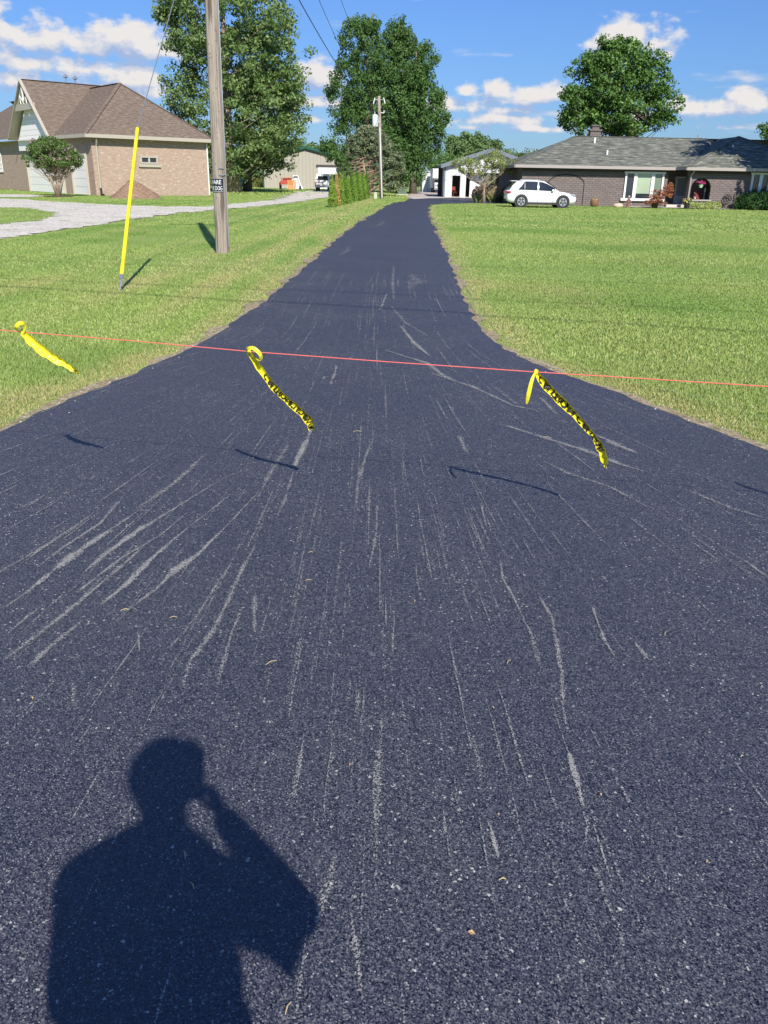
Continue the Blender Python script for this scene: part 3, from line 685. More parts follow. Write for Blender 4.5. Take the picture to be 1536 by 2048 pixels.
# two cottonwoods on the left
def trunkline(px0, D, top, lean=(0, 0), n=5, wob=.25):
    b = g(px0, 385); b = at(px0, 385, D); b[2] = 0
    return [tuple(b+np.array([lean[0]*i/(n-1)+(random.gauss(0, wob) if i else 0), lean[1]*i/(n-1)+(random.gauss(0, wob) if i else 0), top*i/(n-1)])) for i in range(n)]
tl = trunkline(469, 95, 20, (-.3, .5))
tree('cottonwood', tl[0], [tl], .62, [pblob(470, 300, 100, 50, 95), pblob(470, 220, 135, 60, 95), pblob(470, 130, 130, 70, 95), pblob(460, 30, 125, 80, 95), pblob(450, -60, 90, 60, 95),
     pblob(370, 215, 50, 40, 93), pblob(345, 60, 40, 45, 96), pblob(370, 120, 30, 30, 96), pblob(560, 270, 45, 45, 93), pblob(570, 180, 42, 60, 95), pblob(545, 60, 40, 60, 95), pblob(380, 280, 30, 28, 93), pblob(350, 5, 34, 40, 96), pblob(348, 180, 32, 25, 93)],
     800, .92, 60, .16, COTT, BARKG, 'tall broad cottonwood with pale trunk beside the brick house, its crown behind the utility pole', seed=11, up=.2, twig=.35)
tl = trunkline(495, 101, 17, (1.2, .3))
tree('cottonwood', tl[0], [tl], .42, [pblob(520, 290, 80, 60, 101), pblob(535, 200, 75, 70, 101), pblob(520, 110, 70, 70, 101), pblob(510, 320, 55, 30, 101)],
     300, .9, 52, .16, COTT, BARK, 'slimmer cottonwood with dark trunk standing right behind the pale-trunked one', seed=12, up=.2, twig=.35)
# silver maples in the middle: three stems of dense green
def stem(px, D, h, r, blobs, n, label, seed, mat=MAPL, size=.17):
    b = at(px, 385, D); b[2] = 0; tp = [tuple(b+np.array([random.gauss(0, .2) if i else 0, 0, h*i/5])) for i in range(6)]
    return tree('maple_tree', b, [tp], r, blobs, int(n*1.3), .6, 54, size*.92, mat, BARK, label, seed=seed, up=.15, twig=.3, flat=1.15, shell=.42, droop=-.7, aspect=.42)
stem(737, 107, 19, .45, [pblob(728, 70, 42, 34, 107), pblob(725, 120, 50, 45, 107), pblob(715, 175, 56, 42, 107), pblob(740, 230, 60, 50, 107), pblob(675, 262, 24, 15, 106), pblob(676, 185, 18, 26, 106), pblob(690, 225, 32, 16, 106), pblob(690, 305, 45, 24, 106), pblob(710, 335, 40, 25, 106), pblob(665, 300, 20, 9, 105), pblob(712, 52, 22, 20, 107), pblob(745, 60, 16, 18, 107), pblob(765, 125, 30, 34, 107), pblob(770, 180, 36, 40, 107), pblob(760, 290, 50, 45, 107)],
     560, 'tall dark green maple with the highest rounded top, behind the far utility pole', 21)
stem(800, 108, 18, .4, [pblob(800, 85, 32, 38, 108), pblob(805, 140, 45, 50, 108), pblob(800, 215, 50, 50, 108), pblob(800, 290, 55, 45, 108), pblob(798, 62, 14, 18, 108), pblob(822, 80, 10, 16, 108)],
     400, 'middle maple of the dark green clump, its top a little lower than the left one', 22)
stem(826, 106, 15, .38, [pblob(850, 135, 26, 32, 106), pblob(848, 180, 33, 40, 106), pblob(850, 240, 40, 45, 106), pblob(850, 292, 36, 34, 106), pblob(822, 342, 28, 28, 106), pblob(878, 260, 16, 14, 105), pblob(876, 195, 12, 14, 106), pblob(868, 300, 16, 18, 106), pblob(848, 108, 10, 14, 106), pblob(828, 165, 26, 40, 106), pblob(825, 240, 34, 50, 106), pblob(815, 330, 34, 36, 106)],
     400, 'right maple of the dark green clump, reaching down to the green transformer box', 23)
# pine with bare lower trunk
b = at(737, 385, 88); b[2] = 0
tp1 = [b, b+np.array([-.3, 0, 1.6]), b+np.array([-.6, 0, 3.4]), b+np.array([-.9, 0, 5.2])]; tp2 = [b+np.array([.25, .2, .2]), b+np.array([.1, .2, 2.0]), b+np.array([.1, .2, 4.0]), b+np.array([.3, .2, 6.0])]
t = tree('pine_tree', b, [tp1, tp2], .16, [pblob(735, 285, 42, 26, 88.5), pblob(765, 310, 38, 32, 88.5), pblob(780, 345, 28, 28, 88.5), pblob(770, 300, 20, 24, 88.5), pblob(715, 305, 22, 24, 88.5), pblob(745, 270, 25, 14, 88.5), pblob(790, 370, 22, 12, 88.5)],
     300, .42, 60, .13, PINL, BARKP, 'thinning grey-green pine with bare pinkish lower trunks beside the far utility pole', seed=31, twig=.6, aspect=.3)
mb = MB()
for k in range(26):
    z = random.uniform(1.6, 4.2); a = random.uniform(PI*.75, 2.1*PI); L = random.uniform(.8, 2.2); q = b+np.array([-.4, 0, z]); e = q+np.array([math.cos(a)*L, math.sin(a)*L*.6, random.uniform(-.6, .3)])
    mb.tube([q, (q+e)/2+np.array([0, 0, .12]), e], [.045, .03, .012], 4)
mb.build('bare_branches', BARKP, t)
# tree behind the right house
b = at(1232, 300, 84); b[2] = 0
tps = [[b, b+np.array([.2, 0, 3.2]), b+np.array([.3, 0, 7]), b+np.array([.2, 0, 11.5])], [b+np.array([.1, 0, 2.5]), b+np.array([1.6, 0, 5.5]), b+np.array([3.6, .3, 8])], [b+np.array([.1, 0, 2.6]), b+np.array([-1.6, 0, 6]), b+np.array([-3.2, .2, 8.5])], [b+np.array([.2, 0, 3]), b+np.array([1.4, -.3, 5.0]), b+np.array([2.6, -.3, 6.8])]]
tree('shade_tree', b, tps, .3, [pblob(1240, 130, 62, 42, 84), pblob(1232, 112, 46, 30, 84), pblob(1290, 135, 36, 34, 84), pblob(1180, 150, 40, 35, 84), pblob(1235, 180, 75, 40, 84), pblob(1165, 205, 45, 38, 84), pblob(1300, 160, 40, 36, 84), pblob(1318, 205, 42, 32, 84), pblob(1230, 225, 70, 32, 84), pblob(1130, 245, 30, 24, 84), pblob(1180, 250, 42, 25, 84), pblob(1320, 245, 32, 18, 84), pblob(1250, 105, 30, 22, 84), pblob(1140, 195, 22, 22, 84), pblob(1255, 262, 50, 16, 84)],
     640, .62, 60, .13, ASHL, BARK, 'large rounded bright green tree rising behind the grey-roofed house', seed=41, twig=.12, up=.3)
# off to the right: the tree whose shadow lies on the roof, and the one at the picture's edge
b = np.array([31.5, 58.5, 0.])
tree('shade_tree', b, [[b, b+np.array([0, 0, 3.5]), b+np.array([.3, 0, 8])]], .3, [(28.6, 57.5, 12.3, 2.1, 2.2, 2.6), (29.6, 57, 13.2, 3.0, 3.0, 3.4), (31.2, 57, 11.8, 4.2, 4, 4), (32, 58, 8.6, 4.8, 4.6, 3.2), (30.3, 57.5, 7.8, 3.2, 3.5, 2.2), (34, 59, 10.5, 4, 4, 2.6), (36, 58, 8, 4, 4, 3)],
     640, .9, 66, .18, MAPL, BARK, 'broad dark green tree beyond the right picture edge, shading the grey roof', seed=42, twig=.4)
b = at(1556, 360, 92); b[2] = 0
tree('shade_tree', b, [[b, b+np.array([0, 0, 3.5]), b+np.array([.3, 0, 7])]], .25, [pblob(1556, 275, 32, 28, 92), pblob(1575, 300, 40, 30, 92)], 110, .6, 50, .14, MAPL, BARK, 'dark tree cut by the right picture edge behind the roof', seed=43, twig=.6)
# crape myrtle before the brick house
b = at(117, 392, 65.7); b[2] = 0
mst = [[b, b+np.array([.1, 0, .5])]]; tps = []
for k, (dx, dy) in enumerate(((-1.5, .2), (-.8, -.3), (-.2, .3), (.3, -.2), (.8, .2), (1.4, -.1))): tps.append([b+np.array([dx*.06, dy*.1, .05]), b+np.array([dx*.3, dy*.4, .95]), b+np.array([dx*.75, dy*.8, 1.9]), b+np.array([dx, dy, 2.7])])
t = tree('crape_myrtle', b, tps, .085, [pblob(95, 318, 34, 20, 65.7), pblob(112, 300, 38, 20, 65.7), pblob(80, 300, 26, 18, 65.7), pblob(135, 322, 28, 18, 65.7), pblob(65, 320, 20, 16, 65.7), pblob(85, 285, 18, 12, 65.7), pblob(148, 318, 16, 14, 65.7)],
     330, .27, 60, .060, MYRL, BARKL, 'multi-stemmed crape myrtle with pink blossoms before the brick garage', seed=51, twig=.9)
P, _ = in_blobs(46, [pblob(100, 300, 46, 26, 65.7), pblob(130, 315, 34, 20, 65.7)], 5, .12); V, Fc = leaves(P, np.full(len(P), .14), 14, .05, 1., 7); npmesh('blossoms', V, Fc, MYRF, t)
# small sparse tree in front of the white garage
b = at(967, 407, 69); b[2] = 0
tps = [[b, b+np.array([0, 0, .9]), b+np.array([-.05, 0, 1.25])], [b+np.array([0, 0, 1.0]), b+np.array([.75, 0, 1.75]), b+np.array([1.4, .1, 2.2]), b+np.array([2.2, .1, 2.5])], [b+np.array([0, 0, 1.0]), b+np.array([-.45, 0, 1.9]), b+np.array([-1.4, 0, 2.6])], [b+np.array([-.1, 0, 1.5]), b+np.array([.1, .2, 2.3]), b+np.array([.6, .2, 2.9])]]
tree('ornamental_tree', b, tps, .13, [pblob(960, 325, 40, 14, 69), pblob(925, 330, 26, 13, 69), pblob(1000, 322, 34, 15, 69), pblob(1020, 338, 22, 13, 69), pblob(985, 312, 24, 10, 69), pblob(955, 340, 40, 9, 69)],
     180, .27, 26, .058, CRBL, BARKL, 'small sparse yellowing tree with forked pale trunk before the white garage', seed=61, twig=.22)
# tall ornamental grasses
for k, (px, w, hh, lab) in enumerate(((958, 19, 27, 'left clump of tall ornamental grass by the sparse tree'), (990, 27, 31, 'tall reddish-tipped ornamental grass clump left of the white car'))):
    b = at(px, 404, 70.5); b[2] = 0; n = 1500; r_ = np.random.default_rng(70+k); kk = 70/1767
    ang = r_.random(n)*2*PI; rad = r_.random(n)*w*kk*.5; hgt = hh*kk*(.6+.5*r_.random(n))*(1-.45*(rad/(w*kk*.5))**2); out = (.25+.6*r_.random(n))*w*kk*.55
    B0 = b+np.stack([np.cos(ang)*rad, np.sin(ang)*rad, 0*ang], -1); T = B0+np.stack([np.cos(ang)*out, np.sin(ang)*out, hgt], -1); s_ = np.stack([-np.sin(ang), np.cos(ang), 0*ang], -1)*.022
    V = np.stack([B0-s_, B0+s_, (B0*.4+T*.6)+s_+np.array([0, 0, .1]), T], 1).reshape(-1, 3); Fc = (np.arange(n)[:, None]*4+np.array([[0, 1, 2, 3]]))
    t = thing('ornamental_grass', tuple(b), lab, 'plant', None)
    npmesh('blades', V, Fc, mat_leaf('tall_grass', (.28, .36, .09), (.42, .46, .17), (.60, .50, .32), .6, .3, .2), t)
    P = T[r_.random(n) < .5]; V, Fc = leaves(P, np.full(len(P), .06), 3, .05, 1.3, 8); npmesh('seed_heads', V, Fc, mat_leaf('seed_head', (.45, .30, .22), (.58, .42, .32), (.70, .58, .44), .8, .2, .1), t)
# arborvitae row
n = 12
for k in range(n):
    f = (k/(n-1)); X0 = g(665, 414)*(1-f)+np.array([-2.02, 76., 0])*f; X0[2] = 0; hh = random.uniform(1.5, 1.95)+.2*f; r0 = .25
    dead = k == 1; mb = MB(); nn = 1500; r_ = np.random.default_rng(80+k); zz = r_.random(nn)**.8*hh; an = r_.random(nn)*2*PI; rr = r0*(1-.97*(zz/hh)**1.15)*1.15*(.75+.3*r_.random(nn))
    if dead: rr *= .85
    P = np.stack([X0[0]+np.cos(an)*rr, X0[1]+np.sin(an)*rr, zz+.03], -1); V, Fc = leaves(P, np.full(nn, .05), 2, .055, 1.2, 81+k, -.8, .4, .1)
    names = ['first and nearest arborvitae of the row, bushy to the ground', 'orange dead arborvitae, second in the row'] + ['arborvitae number %d of the green row, between its look-alike neighbours' % (k+1)]*10
    t = thing('arborvitae', tuple(X0), 'green arborvitae in the tight row beyond the dead orange one' if k > 1 else names[k], 'shrub', 'arborvitae row beside the driveway')
    npmesh('foliage', V, Fc, ORGL if dead else (ARBL, ARBD)[k % 2], t); mb.tube([X0, X0+np.array([0, 0, hh*.8])], [.04, .01], 6); mb.build('trunk', BARK, t)
# distant trees
fd = [(595, 300, 28, 38, 190, 'round green tree far behind the left end of the tan barn'), (560, 320, 30, 30, 200, 'distant tree glimpsed left of the tan barn roof'), (640, 300, 26, 18, 195, 'low distant tree showing over the barn roof'), (675, 315, 30, 24, 190, 'distant tree between barn and maple clump'),
      (917, 290, 24, 28, 180, 'distant tree with two rounded heads over the white garage'), (950, 284, 24, 32, 182, 'taller distant tree directly over the garage roof'), (985, 296, 24, 26, 184, 'distant tree over the right slope of the garage roof'), (890, 330, 30, 28, 150, 'dark green tree between the maple clump and the white garage'),
      (1015, 308, 22, 16, 190, 'thin grey-green distant tree right of the garage peak'), (1060, 312, 24, 16, 190, 'pale distant tree top at the left end of the grey roof'), (1440, 300, 30, 25, 150, 'small distant tree crown behind the right roof valley'), (410, 340, 40, 45, 170, 'distant tree between brick house and cottonwoods'), (440, 330, 30, 50, 150, 'distant tree just left of the cottonwood trunks')]
for k, (px, py, rx, ry, D, lab) in enumerate(fd):
    b = at(px, 370, D); b[2] = 0; c = at(px, py, D); bl = [pblob(px, py+ry*.5, rx, ry, D), pblob(px-rx*.4, py+ry*.2, rx*.6, ry*.8, D), pblob(px+rx*.4, py+ry*.3, rx*.6, ry*.7, D), pblob(px, py+ry*1.3, rx*1.0, ry, D)]
    thin = k in (8, 9)
    tree('distant_tree', b, [[b, b+np.array([0, 0, c[2]*.5]), b+np.array([.2, 0, c[2]*.9])]], .3, bl, 50 if thin else 130, 1.0, 34 if thin else 55, .26, FARL if k not in (7,) else MAPL, BARK, lab, 'tree', 'distant trees beyond the buildings', seed=100+k, twig=.5 if thin else .2)
# far wood and rough field edge: one mass
r_ = np.random.default_rng(5); cx = np.concatenate([r_.uniform(-160, 160, 1500), r_.uniform(-45, 12, 500)]); cy = np.concatenate([r_.uniform(255, 290, 1500), r_.uniform(205, 225, 500)])
hz = np.concatenate([3.5+3.5*vnoise(cx[:1500], cy[:1500]*0, 14, 9)+2*vnoise(cx[:1500], cy[:1500]*0, 4, 12), 2.6+0*cx[1500:]]); P = np.stack([cx, cy, r_.random(2000)*hz], -1)
V, Fc = leaves(P, np.full(2000, 1.5), 24, .42, .8, 3); tag(npmesh('far_wood', V, Fc, FARL), kind='stuff')
# tall rough growth beyond the lawn at left
r_ = np.random.default_rng(6); cx = r_.uniform(-42, -16, 700); cy = r_.uniform(138, 160, 700); P = np.stack([cx, cy, r_.random(700)*1.6], -1)
V, Fc = leaves(P, np.full(700, .7), 26, .2, .7, 3, -.5, .25); tag(npmesh('rough_field_growth', V, Fc, mat_leaf('rough_growth', (.12, .16, .04), (.20, .22, .07), (.30, .29, .12), .7, .2, .1)), kind='stuff')

# ------------------------------------------------------------------ brick house on the left
BRK = mat_brick('tan_brick', (.385, .26, .195), (.48, .35, .27), (.44, .38, .32), spot=(.66, .57, .48), var=.7)
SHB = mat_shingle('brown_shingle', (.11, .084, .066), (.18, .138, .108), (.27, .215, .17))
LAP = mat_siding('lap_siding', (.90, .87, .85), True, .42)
GDOOR = mat_siding('garage_door_panel', (.90, .86, .82), True, .62)
a_ = R(40); U = np.array([math.cos(a_), math.sin(a_), 0]); Vv = np.array([-math.sin(a_), math.cos(a_), 0]); C0 = np.array([-23.2, 69.4, 0.])
def H(s, t, h): return C0+U*s+Vv*t+np.array([0, 0, h])
W = 9.9; EV = 4.3; LEN = 34.; OV = .6
Ax = H(W/2, W/2, 0); RZ = at(228, 166, Ax[1])[2]
house = thing('brick_house', tuple(C0), 'sprawling tan brick house with brown hipped roof and decorated front gable', 'house')
mb = MB()
mb.quadw(H(0, 0, 0), H(W, 0, 0), H(W, 0, EV), H(0, 0, EV)); mb.quadw(H(W, 0, 0), H(W, LEN, 0), H(W, LEN, EV), H(W, 0, EV)); mb.quadw(H(W, LEN, 0), H(0, LEN, 0), H(0, LEN, EV), H(W, LEN, EV)); mb.quadw(H(0, LEN, 0), H(0, 0, 0), H(0, 0, EV), H(0, LEN, EV))
mb.build('wall', BRK, house)
rf = MB(); e = EV+.12
c1, c2, c3, c4 = H(-OV, -OV, e), H(W+OV, -OV, e), H(W+OV, LEN, e), H(-OV, LEN, e); A1 = H(W/2, W/2, RZ); A2 = H(W/2, LEN, RZ)
rf.poly([c1, c2, A1]); rf.poly([c2, c3, A2, A1]); 
# cross gable
gt = None
def tfor(px, s, h):                            # t along the front wall seen at pixel column px
    best = None
    for i in range(0, 400):
        p = H(s, i*.1, h); v = p-CAM; z = v@cf; x = 768+F*(v@cr)/z
        if best is None or abs(x-px) < best[0]: best = (abs(x-px), i*.1)
    return best[1]
ta = tfor(106, -OV, e); tb = tfor(0, -OV, e)+.4; tm = (ta+tb)/2
Gp = H(-OV-.5, tfor(38, -OV-.5, RZ), 0); tm = tfor(38, -OV-.5, RZ); GZ = at(38, 158, H(-OV-.5, tm, 0)[1])[2]
tb = tm+(tm-ta)
sl = (GZ-e)/(tm-ta)
f0 = -OV-.3
rf.poly([H(f0, ta, e), H(W/2+1, ta, e), H(W/2+1, tm, GZ), H(f0, tm, GZ)]); rf.poly([H(W/2+1, tb, e), H(f0, tb, e), H(f0, tm, GZ), H(W/2+1, tm, GZ)])
# taller roof of the main wing further left
t0 = tb-3.5; MZ = at(5, 164, H(6, tb, 0)[1])[2]-.1
tv = ta+(RZ-e)/sl; tw_ = tm+2.2; t0 = tw_
rf.poly([H(-OV, ta, e), c1, A1, H(W/2, tv, RZ)]); rf.poly([H(-OV, tb, e), H(8, tw_, MZ), H(8, LEN+6, MZ), H(-OV, LEN+6, e)]); rf.poly([H(8, t0, MZ), H(17, t0, e), H(17, LEN+6, e), H(8, LEN+6, MZ)])
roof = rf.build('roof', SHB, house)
mb = MB()                                       # ridge and hip caps
for p, q in ((A1, A2), (A1, c1), (A1, c2), (H(f0, tm, GZ), H(W/2+1, tm, GZ))): mb.bar(p+np.array([0, 0, .012]), q+np.array([0, 0, .012]), .30, .03)
mb.build('ridge_cap', SHB, roof)
mb = MB()
for p, q in ((c1, c2), (c2, c3)): mb.bar(p-np.array([0, 0, .12]), q-np.array([0, 0, .12]), .12, .26)
mb.bar(c1-np.array([0, 0, .12]), H(-OV, ta, e-.12), .12, .26)
mb.face([H(-OV, -OV, EV-.1), H(-OV, LEN, EV-.1), H(0, LEN, EV-.1), H(0, -OV, EV-.1)]); mb.face([H(-OV, -OV, EV-.1), H(0, 0, EV-.1), H(W, 0, EV-.1), H(W+OV, -OV, EV-.1)]); mb.face([H(W, 0, EV-.1), H(W, LEN, EV-.1), H(W+OV, LEN, EV-.1), H(W+OV, -OV, EV-.1)])
mb.build('gutter', TRIM, house)
# gable: recessed lap siding, rake boards and the little truss
mb = MB(); gs = -.38; kk = .93
mb.poly([H(gs, ta+.6, EV-.05), H(gs, tm, GZ-.6*sl), H(gs, tb-.6, EV-.05)][::-1]); mb.quadw(H(gs, tb-.4, EV-.9), H(gs, ta+.5, EV-.9), H(gs, ta+.5, EV), H(gs, tb-.4, EV)); mb.build('gable_siding', LAP, house)
mb = MB()
for tq in (ta, tb): mb.bar(H(f0-.03, tq, e-.1), H(f0-.03, tm, GZ-.1), .1, .42, up=tuple(U)); mb.face([H(f0, tq, e-.14), H(0, tq, e-.14), H(0, tm, GZ-.22), H(f0, tm, GZ-.22)])
mb.bar(H(f0-.02, tm-(GZ-(GZ-2.1))/sl, GZ-2.1), H(f0-.02, tm+2.1/sl, GZ-2.1), .12, .5); mb.build('rake_board', TRIM, house)
mb = MB(); zb = GZ-1.85
mb.bar(H(f0-.04, tm, zb), H(f0-.04, tm, GZ-.35), .14, .1)
for k in (-1, 1):
    mb.bar(H(f0-.04, tm+k*.05, zb+.15), H(f0-.04, tm+k*.9, zb+.55), .12, .1); mb.bar(H(f0-.04, tm+k*1.5, zb), H(f0-.04, tm+k*.15, zb+1.2), .1, .08); mb.bar(H(f0-.04, tm+k*.75, zb), H(f0-.04, tm+k*.75, zb+.75), .1, .08)
mb.build('gable_truss', plain('truss_paint', (.66, .62, .56), .6), house)
mb = MB(); mb.face([H(f0+.25, tm+2.0/sl, GZ-2.0), H(f0+.25, tm-2.0/sl, GZ-2.0), H(f0+.25, tm, GZ-.2)]); mb.build('gable_backing', BLACKG, house)  # near-black triangle filling the gaps behind the truss
# garage doors (on the shaded-left face)
def gdoor(pxa, pxb, top):
    ta_, tb_ = tfor(pxb, -.04, 1), tfor(pxa, -.04, 1); m = MB(); m.quadw(H(-.04, tb_, .02), H(-.04, ta_, .02), H(-.04, ta_, top), H(-.04, tb_, top)); d = m.build('garage_door', GDOOR, house)
    m = MB()
    for t_ in (ta_, tb_): m.bar(H(-.07, t_, 0), H(-.07, t_, top+.1), .18, .12)
    m.bar(H(-.07, ta_, top+.08), H(-.07, tb_, top+.08), .18, .18); m.build('door_frame', TRIM, d); return ta_, tb_
gdoor(148, 178, 2.9); gdoor(60, 130, 2.9)
# small double window on the side wall
def sfor(px, py):                               # s along side wall at pixel
    best = None
    for i in range(0, 400):
        p = H(i*.03, 0, 3); v = p-CAM; z = v@cf; x = 768+F*(v@cr)/z
        if best is None or abs(x-px) < best[0]: best = (abs(x-px), i*.03)
    return best[1]
def sidewin(pa, pb, z0, z1):
    sa, sb = sfor(pa, 0), sfor(pb, 0); m = MB(); y = -.05
    for p, q in (((sa-.12, z0), (sb+.12, z0)), ((sa-.12, z1), (sb+.12, z1))): m.bar(H(p[0], y, p[1]), H(q[0], y, q[1]), .14, .12)
    for s_ in (sa-.05, (sa+sb)/2, sb+.05): m.bar(H(s_, y, z0+.06), H(s_, y, z1-.06), .14, .13)
    m.bar(H(sa-.3, y-.02, z0-.2), H(sb+.3, y-.02, z0-.2), .16, .22); w = m.build('window', TRIM, house)
    m = MB(); m.quadw(H(sa, -.03, z0), H(sb, -.03, z0), H(sb, -.03, z1), H(sa, -.03, z1)); m.build('pane', GLASS, w)
yw = H(sfor(297, 0), 0, 0)[1]; sidewin(282, 312, at(297, 326, yw)[2], at(297, 314, yw)[2])
# downspouts, corner trim
mb = MB(); p = H(.35, -.12, 0); mb.tube([H(.25, -.5, EV-.15), H(.32, -.3, EV-.45), H(.35, -.12, EV-.7), H(.35, -.12, .55)], .075, 8); mb.build('downspout', TRIM, house)
mb = MB(); mb.tube([H(.35, -.12, .55), H(.35, -.16, .1), H(.4, -.5, .06)], .085, 8); mb.build('downspout_foot', RUB, house)
mb = MB(); mb.tube([H(W+.02, -.1, EV-.2), H(W+.02, -.1, .05)], .06, 8); mb.build('downspout', WHITE, house)
# wall window at the picture's left edge
tw = tfor(2, -.04, 2); mb = MB(); 
for k in range(4): mb.bar(H(-.06, tw-.6+k*.4, 1.6), H(-.06, tw-.6+k*.4, 3.5), .06)
for k in range(6): mb.bar(H(-.065, tw-.6, 1.6+k*.38), H(-.065, tw+.6, 1.6+k*.38), .06)
w = mb.build('window', WHITE, house); mb = MB(); mb.quadw(H(-.04, tw+.6, 1.6), H(-.04, tw-.6, 1.6), H(-.04, tw-.6, 3.5), H(-.04, tw+.6, 3.5)); mb.build('pane', GLASS, w)
for px, py in ((132, 163), (151, 167)):
    q = H(W/2, 8, 0); z = at(px, py, H(W/2, tfor(px, W/2, RZ), 0)[1]); mb = MB(); zt = z[2]; mb.lathe((z[0], z[1], zt-.35), [(.06, 0), (.06, .65), (.2, .7), (.2, .8), (.05, .95)], 10); mb.build('roof_vent', STEEL, roof)
# heap of brown earth
b = g(268, 396); mb = MB(); n = 26; k = 9
for i in range(k+1):
    for j in range(n):
        f = i/k; a = 2*PI*j/n; r = (1-f)**.75*(1+.12*math.sin(3*a+1)+random.gauss(0, .03)); mb.v.append((b[0]+math.cos(a)*r*1.95, b[1]+math.sin(a)*r*1.6, 1.25*f**1.15*(1+random.gauss(0, .03))-.03))
for i in range(k):
    for j in range(n): q = i*n; mb.f.append((q+j, q+(j+1) % n, q+n+(j+1) % n, q+n+j)); mb.uv.append([(0, 0)]*4); mb.mi.append(0)
t = NT('mulch'); t.set(t.ramp(t.noise(7, 6, .8), [(.35, (.13, .08, .055)), (.5, (.27, .175, .12)), (.68, (.40, .28, .20))]), .95, 0, .1); t.bump(t.noise(20, 4, .7), .8, .06); MULCH = t.m
tag(mb.build('mulch_pile', MULCH, smooth=True), 'cone of reddish brown mulch heaped against the brick side wall', 'mulch pile')
for (px, py, r, lab) in ((117, 393, 1.1, 1), (467, 386, 1.3, 0)):
    b = g(px, py); P = [(b[0]+math.cos(a/14*2*PI)*r*random.uniform(.8, 1.2), b[1]+math.sin(a/14*2*PI)*r*1.2*random.uniform(.8, 1.2)) for a in range(14)]; sheet('mulch_bed', P, .03, MULCH)

# ------------------------------------------------------------------ grey-roofed house on the right
TAU = mat_brick('painted_brick', (.180, .148, .142), (.235, .200, .192), (.105, .085, .082), bw=.40, bh=.14, msize=.022, var=.5)
SHG = mat_shingle('grey_shingle', (.075, .080, .070), (.145, .15, .128), (.36, .36, .29), 1.15, 3.4)
FASC = plain('taupe_trim', (.34, .30, .28), .55, var=.06); BRN = plain('brown_soffit', (.06, .05, .048), .7)
h2 = thing('ranch_house', tuple(at(1200, 415, 65)*np.array([1, 1, 0])), 'low taupe brick ranch house with mottled grey shingle roof', 'house')
YM = 65.2; YW = 63.9; EZ = 2.62; YB = 79.
def XX(px, py, Y): return at(px, py, Y)[0]
x0 = XX(1043, 370, YM); x1 = XX(1334, 370, YM); xw0 = XX(1377, 370, YW); xw1 = XX(1583, 370, YW); xe = xw1+3
# front wall and its blind arch, side walls
mb = MB(); wz = EZ
mb.quadw((x0, YM, 0), (x1, YM, 0), (x1, YM, wz), (x0, YM, wz)); mb.quadw((x0, YB, 0), (x0, YM, 0), (x0, YM, wz), (x0, YB, wz)); mb.quadw((xe, YB, 0), (x0, YB, 0), (x0, YB, wz), (xe, YB, wz))
mb.quadw((x1, YM, 0), (x1, YM+1.8, 0), (x1, YM+1.8, wz), (x1, YM, wz)); mb.quadw((x1, YM+1.8, 0), (xw0+2.5, YM+1.8, 0), (xw0+2.5, YM+1.8, wz), (x1, YM+1.8, wz))
# wing with the arched opening
axl, axr = XX(1381, 380, YW), XX(1421, 380, YW); acx = (axl+axr)/2; ar = (axr-axl)/2; a_b = at(1400, 399, YW)[2]; a_t = at(1400, 356, YW)[2]; asp = a_t-ar*.95
mb.quadw((xw0, YW, 0), (axl, YW, 0), (axl, YW, wz), (xw0, YW, wz)); mb.quadw((axl, YW, 0), (axr, YW, 0), (axr, YW, a_b), (axl, YW, a_b))
NA = 12
for k in range(NA):
    t0, t1 = PI-PI*k/NA, PI-PI*(k+1)/NA; p = (acx+ar*math.cos(t0), YW, asp+ar*.95*math.sin(t0)); q = (acx+ar*math.cos(t1), YW, asp+ar*.95*math.sin(t1))
    mb.face([p, q, (q[0], YW, wz), (p[0], YW, wz)], [(p[0], p[2]), (q[0], q[2]), (q[0], wz), (p[0], wz)])
    mb.face([p, q, (q[0], YW+.3, q[2]), (p[0], YW+.3, p[2])])
for xx in (axl, axr): mb.face([(xx, YW, a_b), (xx, YW, asp), (xx, YW+.3, asp), (xx, YW+.3, a_b)])
mb.quadw((axr, YW, 0), (xw1, YW, 0), (xw1, YW, wz), (axr, YW, wz)); mb.quadw((xw0, YW+.35, 0), (xw0, YW, 0), (xw0, YW, wz), (xw0, YW+.35, wz)); mb.quadw((axl, YW+.35, 0), (xw0, YW+.35, 0), (xw0, YW+.35, wz), (axl, YW+.35, wz)); mb.quadw((xw1, YW, 0), (xw1, YB, 0), (xw1, YB, wz), (xw1, YW, wz))
mb.quadw((xw0+.3, YW+1.7, 0), (axr+1, YW+1.7, 0), (axr+1, YW+1.7, wz), (xw0+.3, YW+1.7, wz))
mb.build('wall', TAU, h2)
mb = MB(); mb.box((acx, YW-.03, a_b-.06), (ar*2+.3, .12, .1)); mb.build('arch_sill', FASC, h2)
mb = MB(); fx0, fx1 = XX(1095, 380, YM), XX(1167, 380, YM); fcx = (fx0+fx1)/2; fr = (fx1-fx0)/2; zt = at(1131, 349, YM)[2]; zs = at(1167, 368, YM)[2]; pts = [(fx0, YM-.02, 0), (fx0, YM-.02, zs)]+[(fcx-fr*math.cos(PI*k/16), YM-.02, zs+(zt-zs)*math.sin(PI*k/16)) for k in range(1, 16)]+[(fx1, YM-.02, zs), (fx1, YM-.02, 0)]
mb.tube(pts, .035, 5); mb.build('blind_arch', plain('dark_joint', (.03, .026, .026), .9), h2)
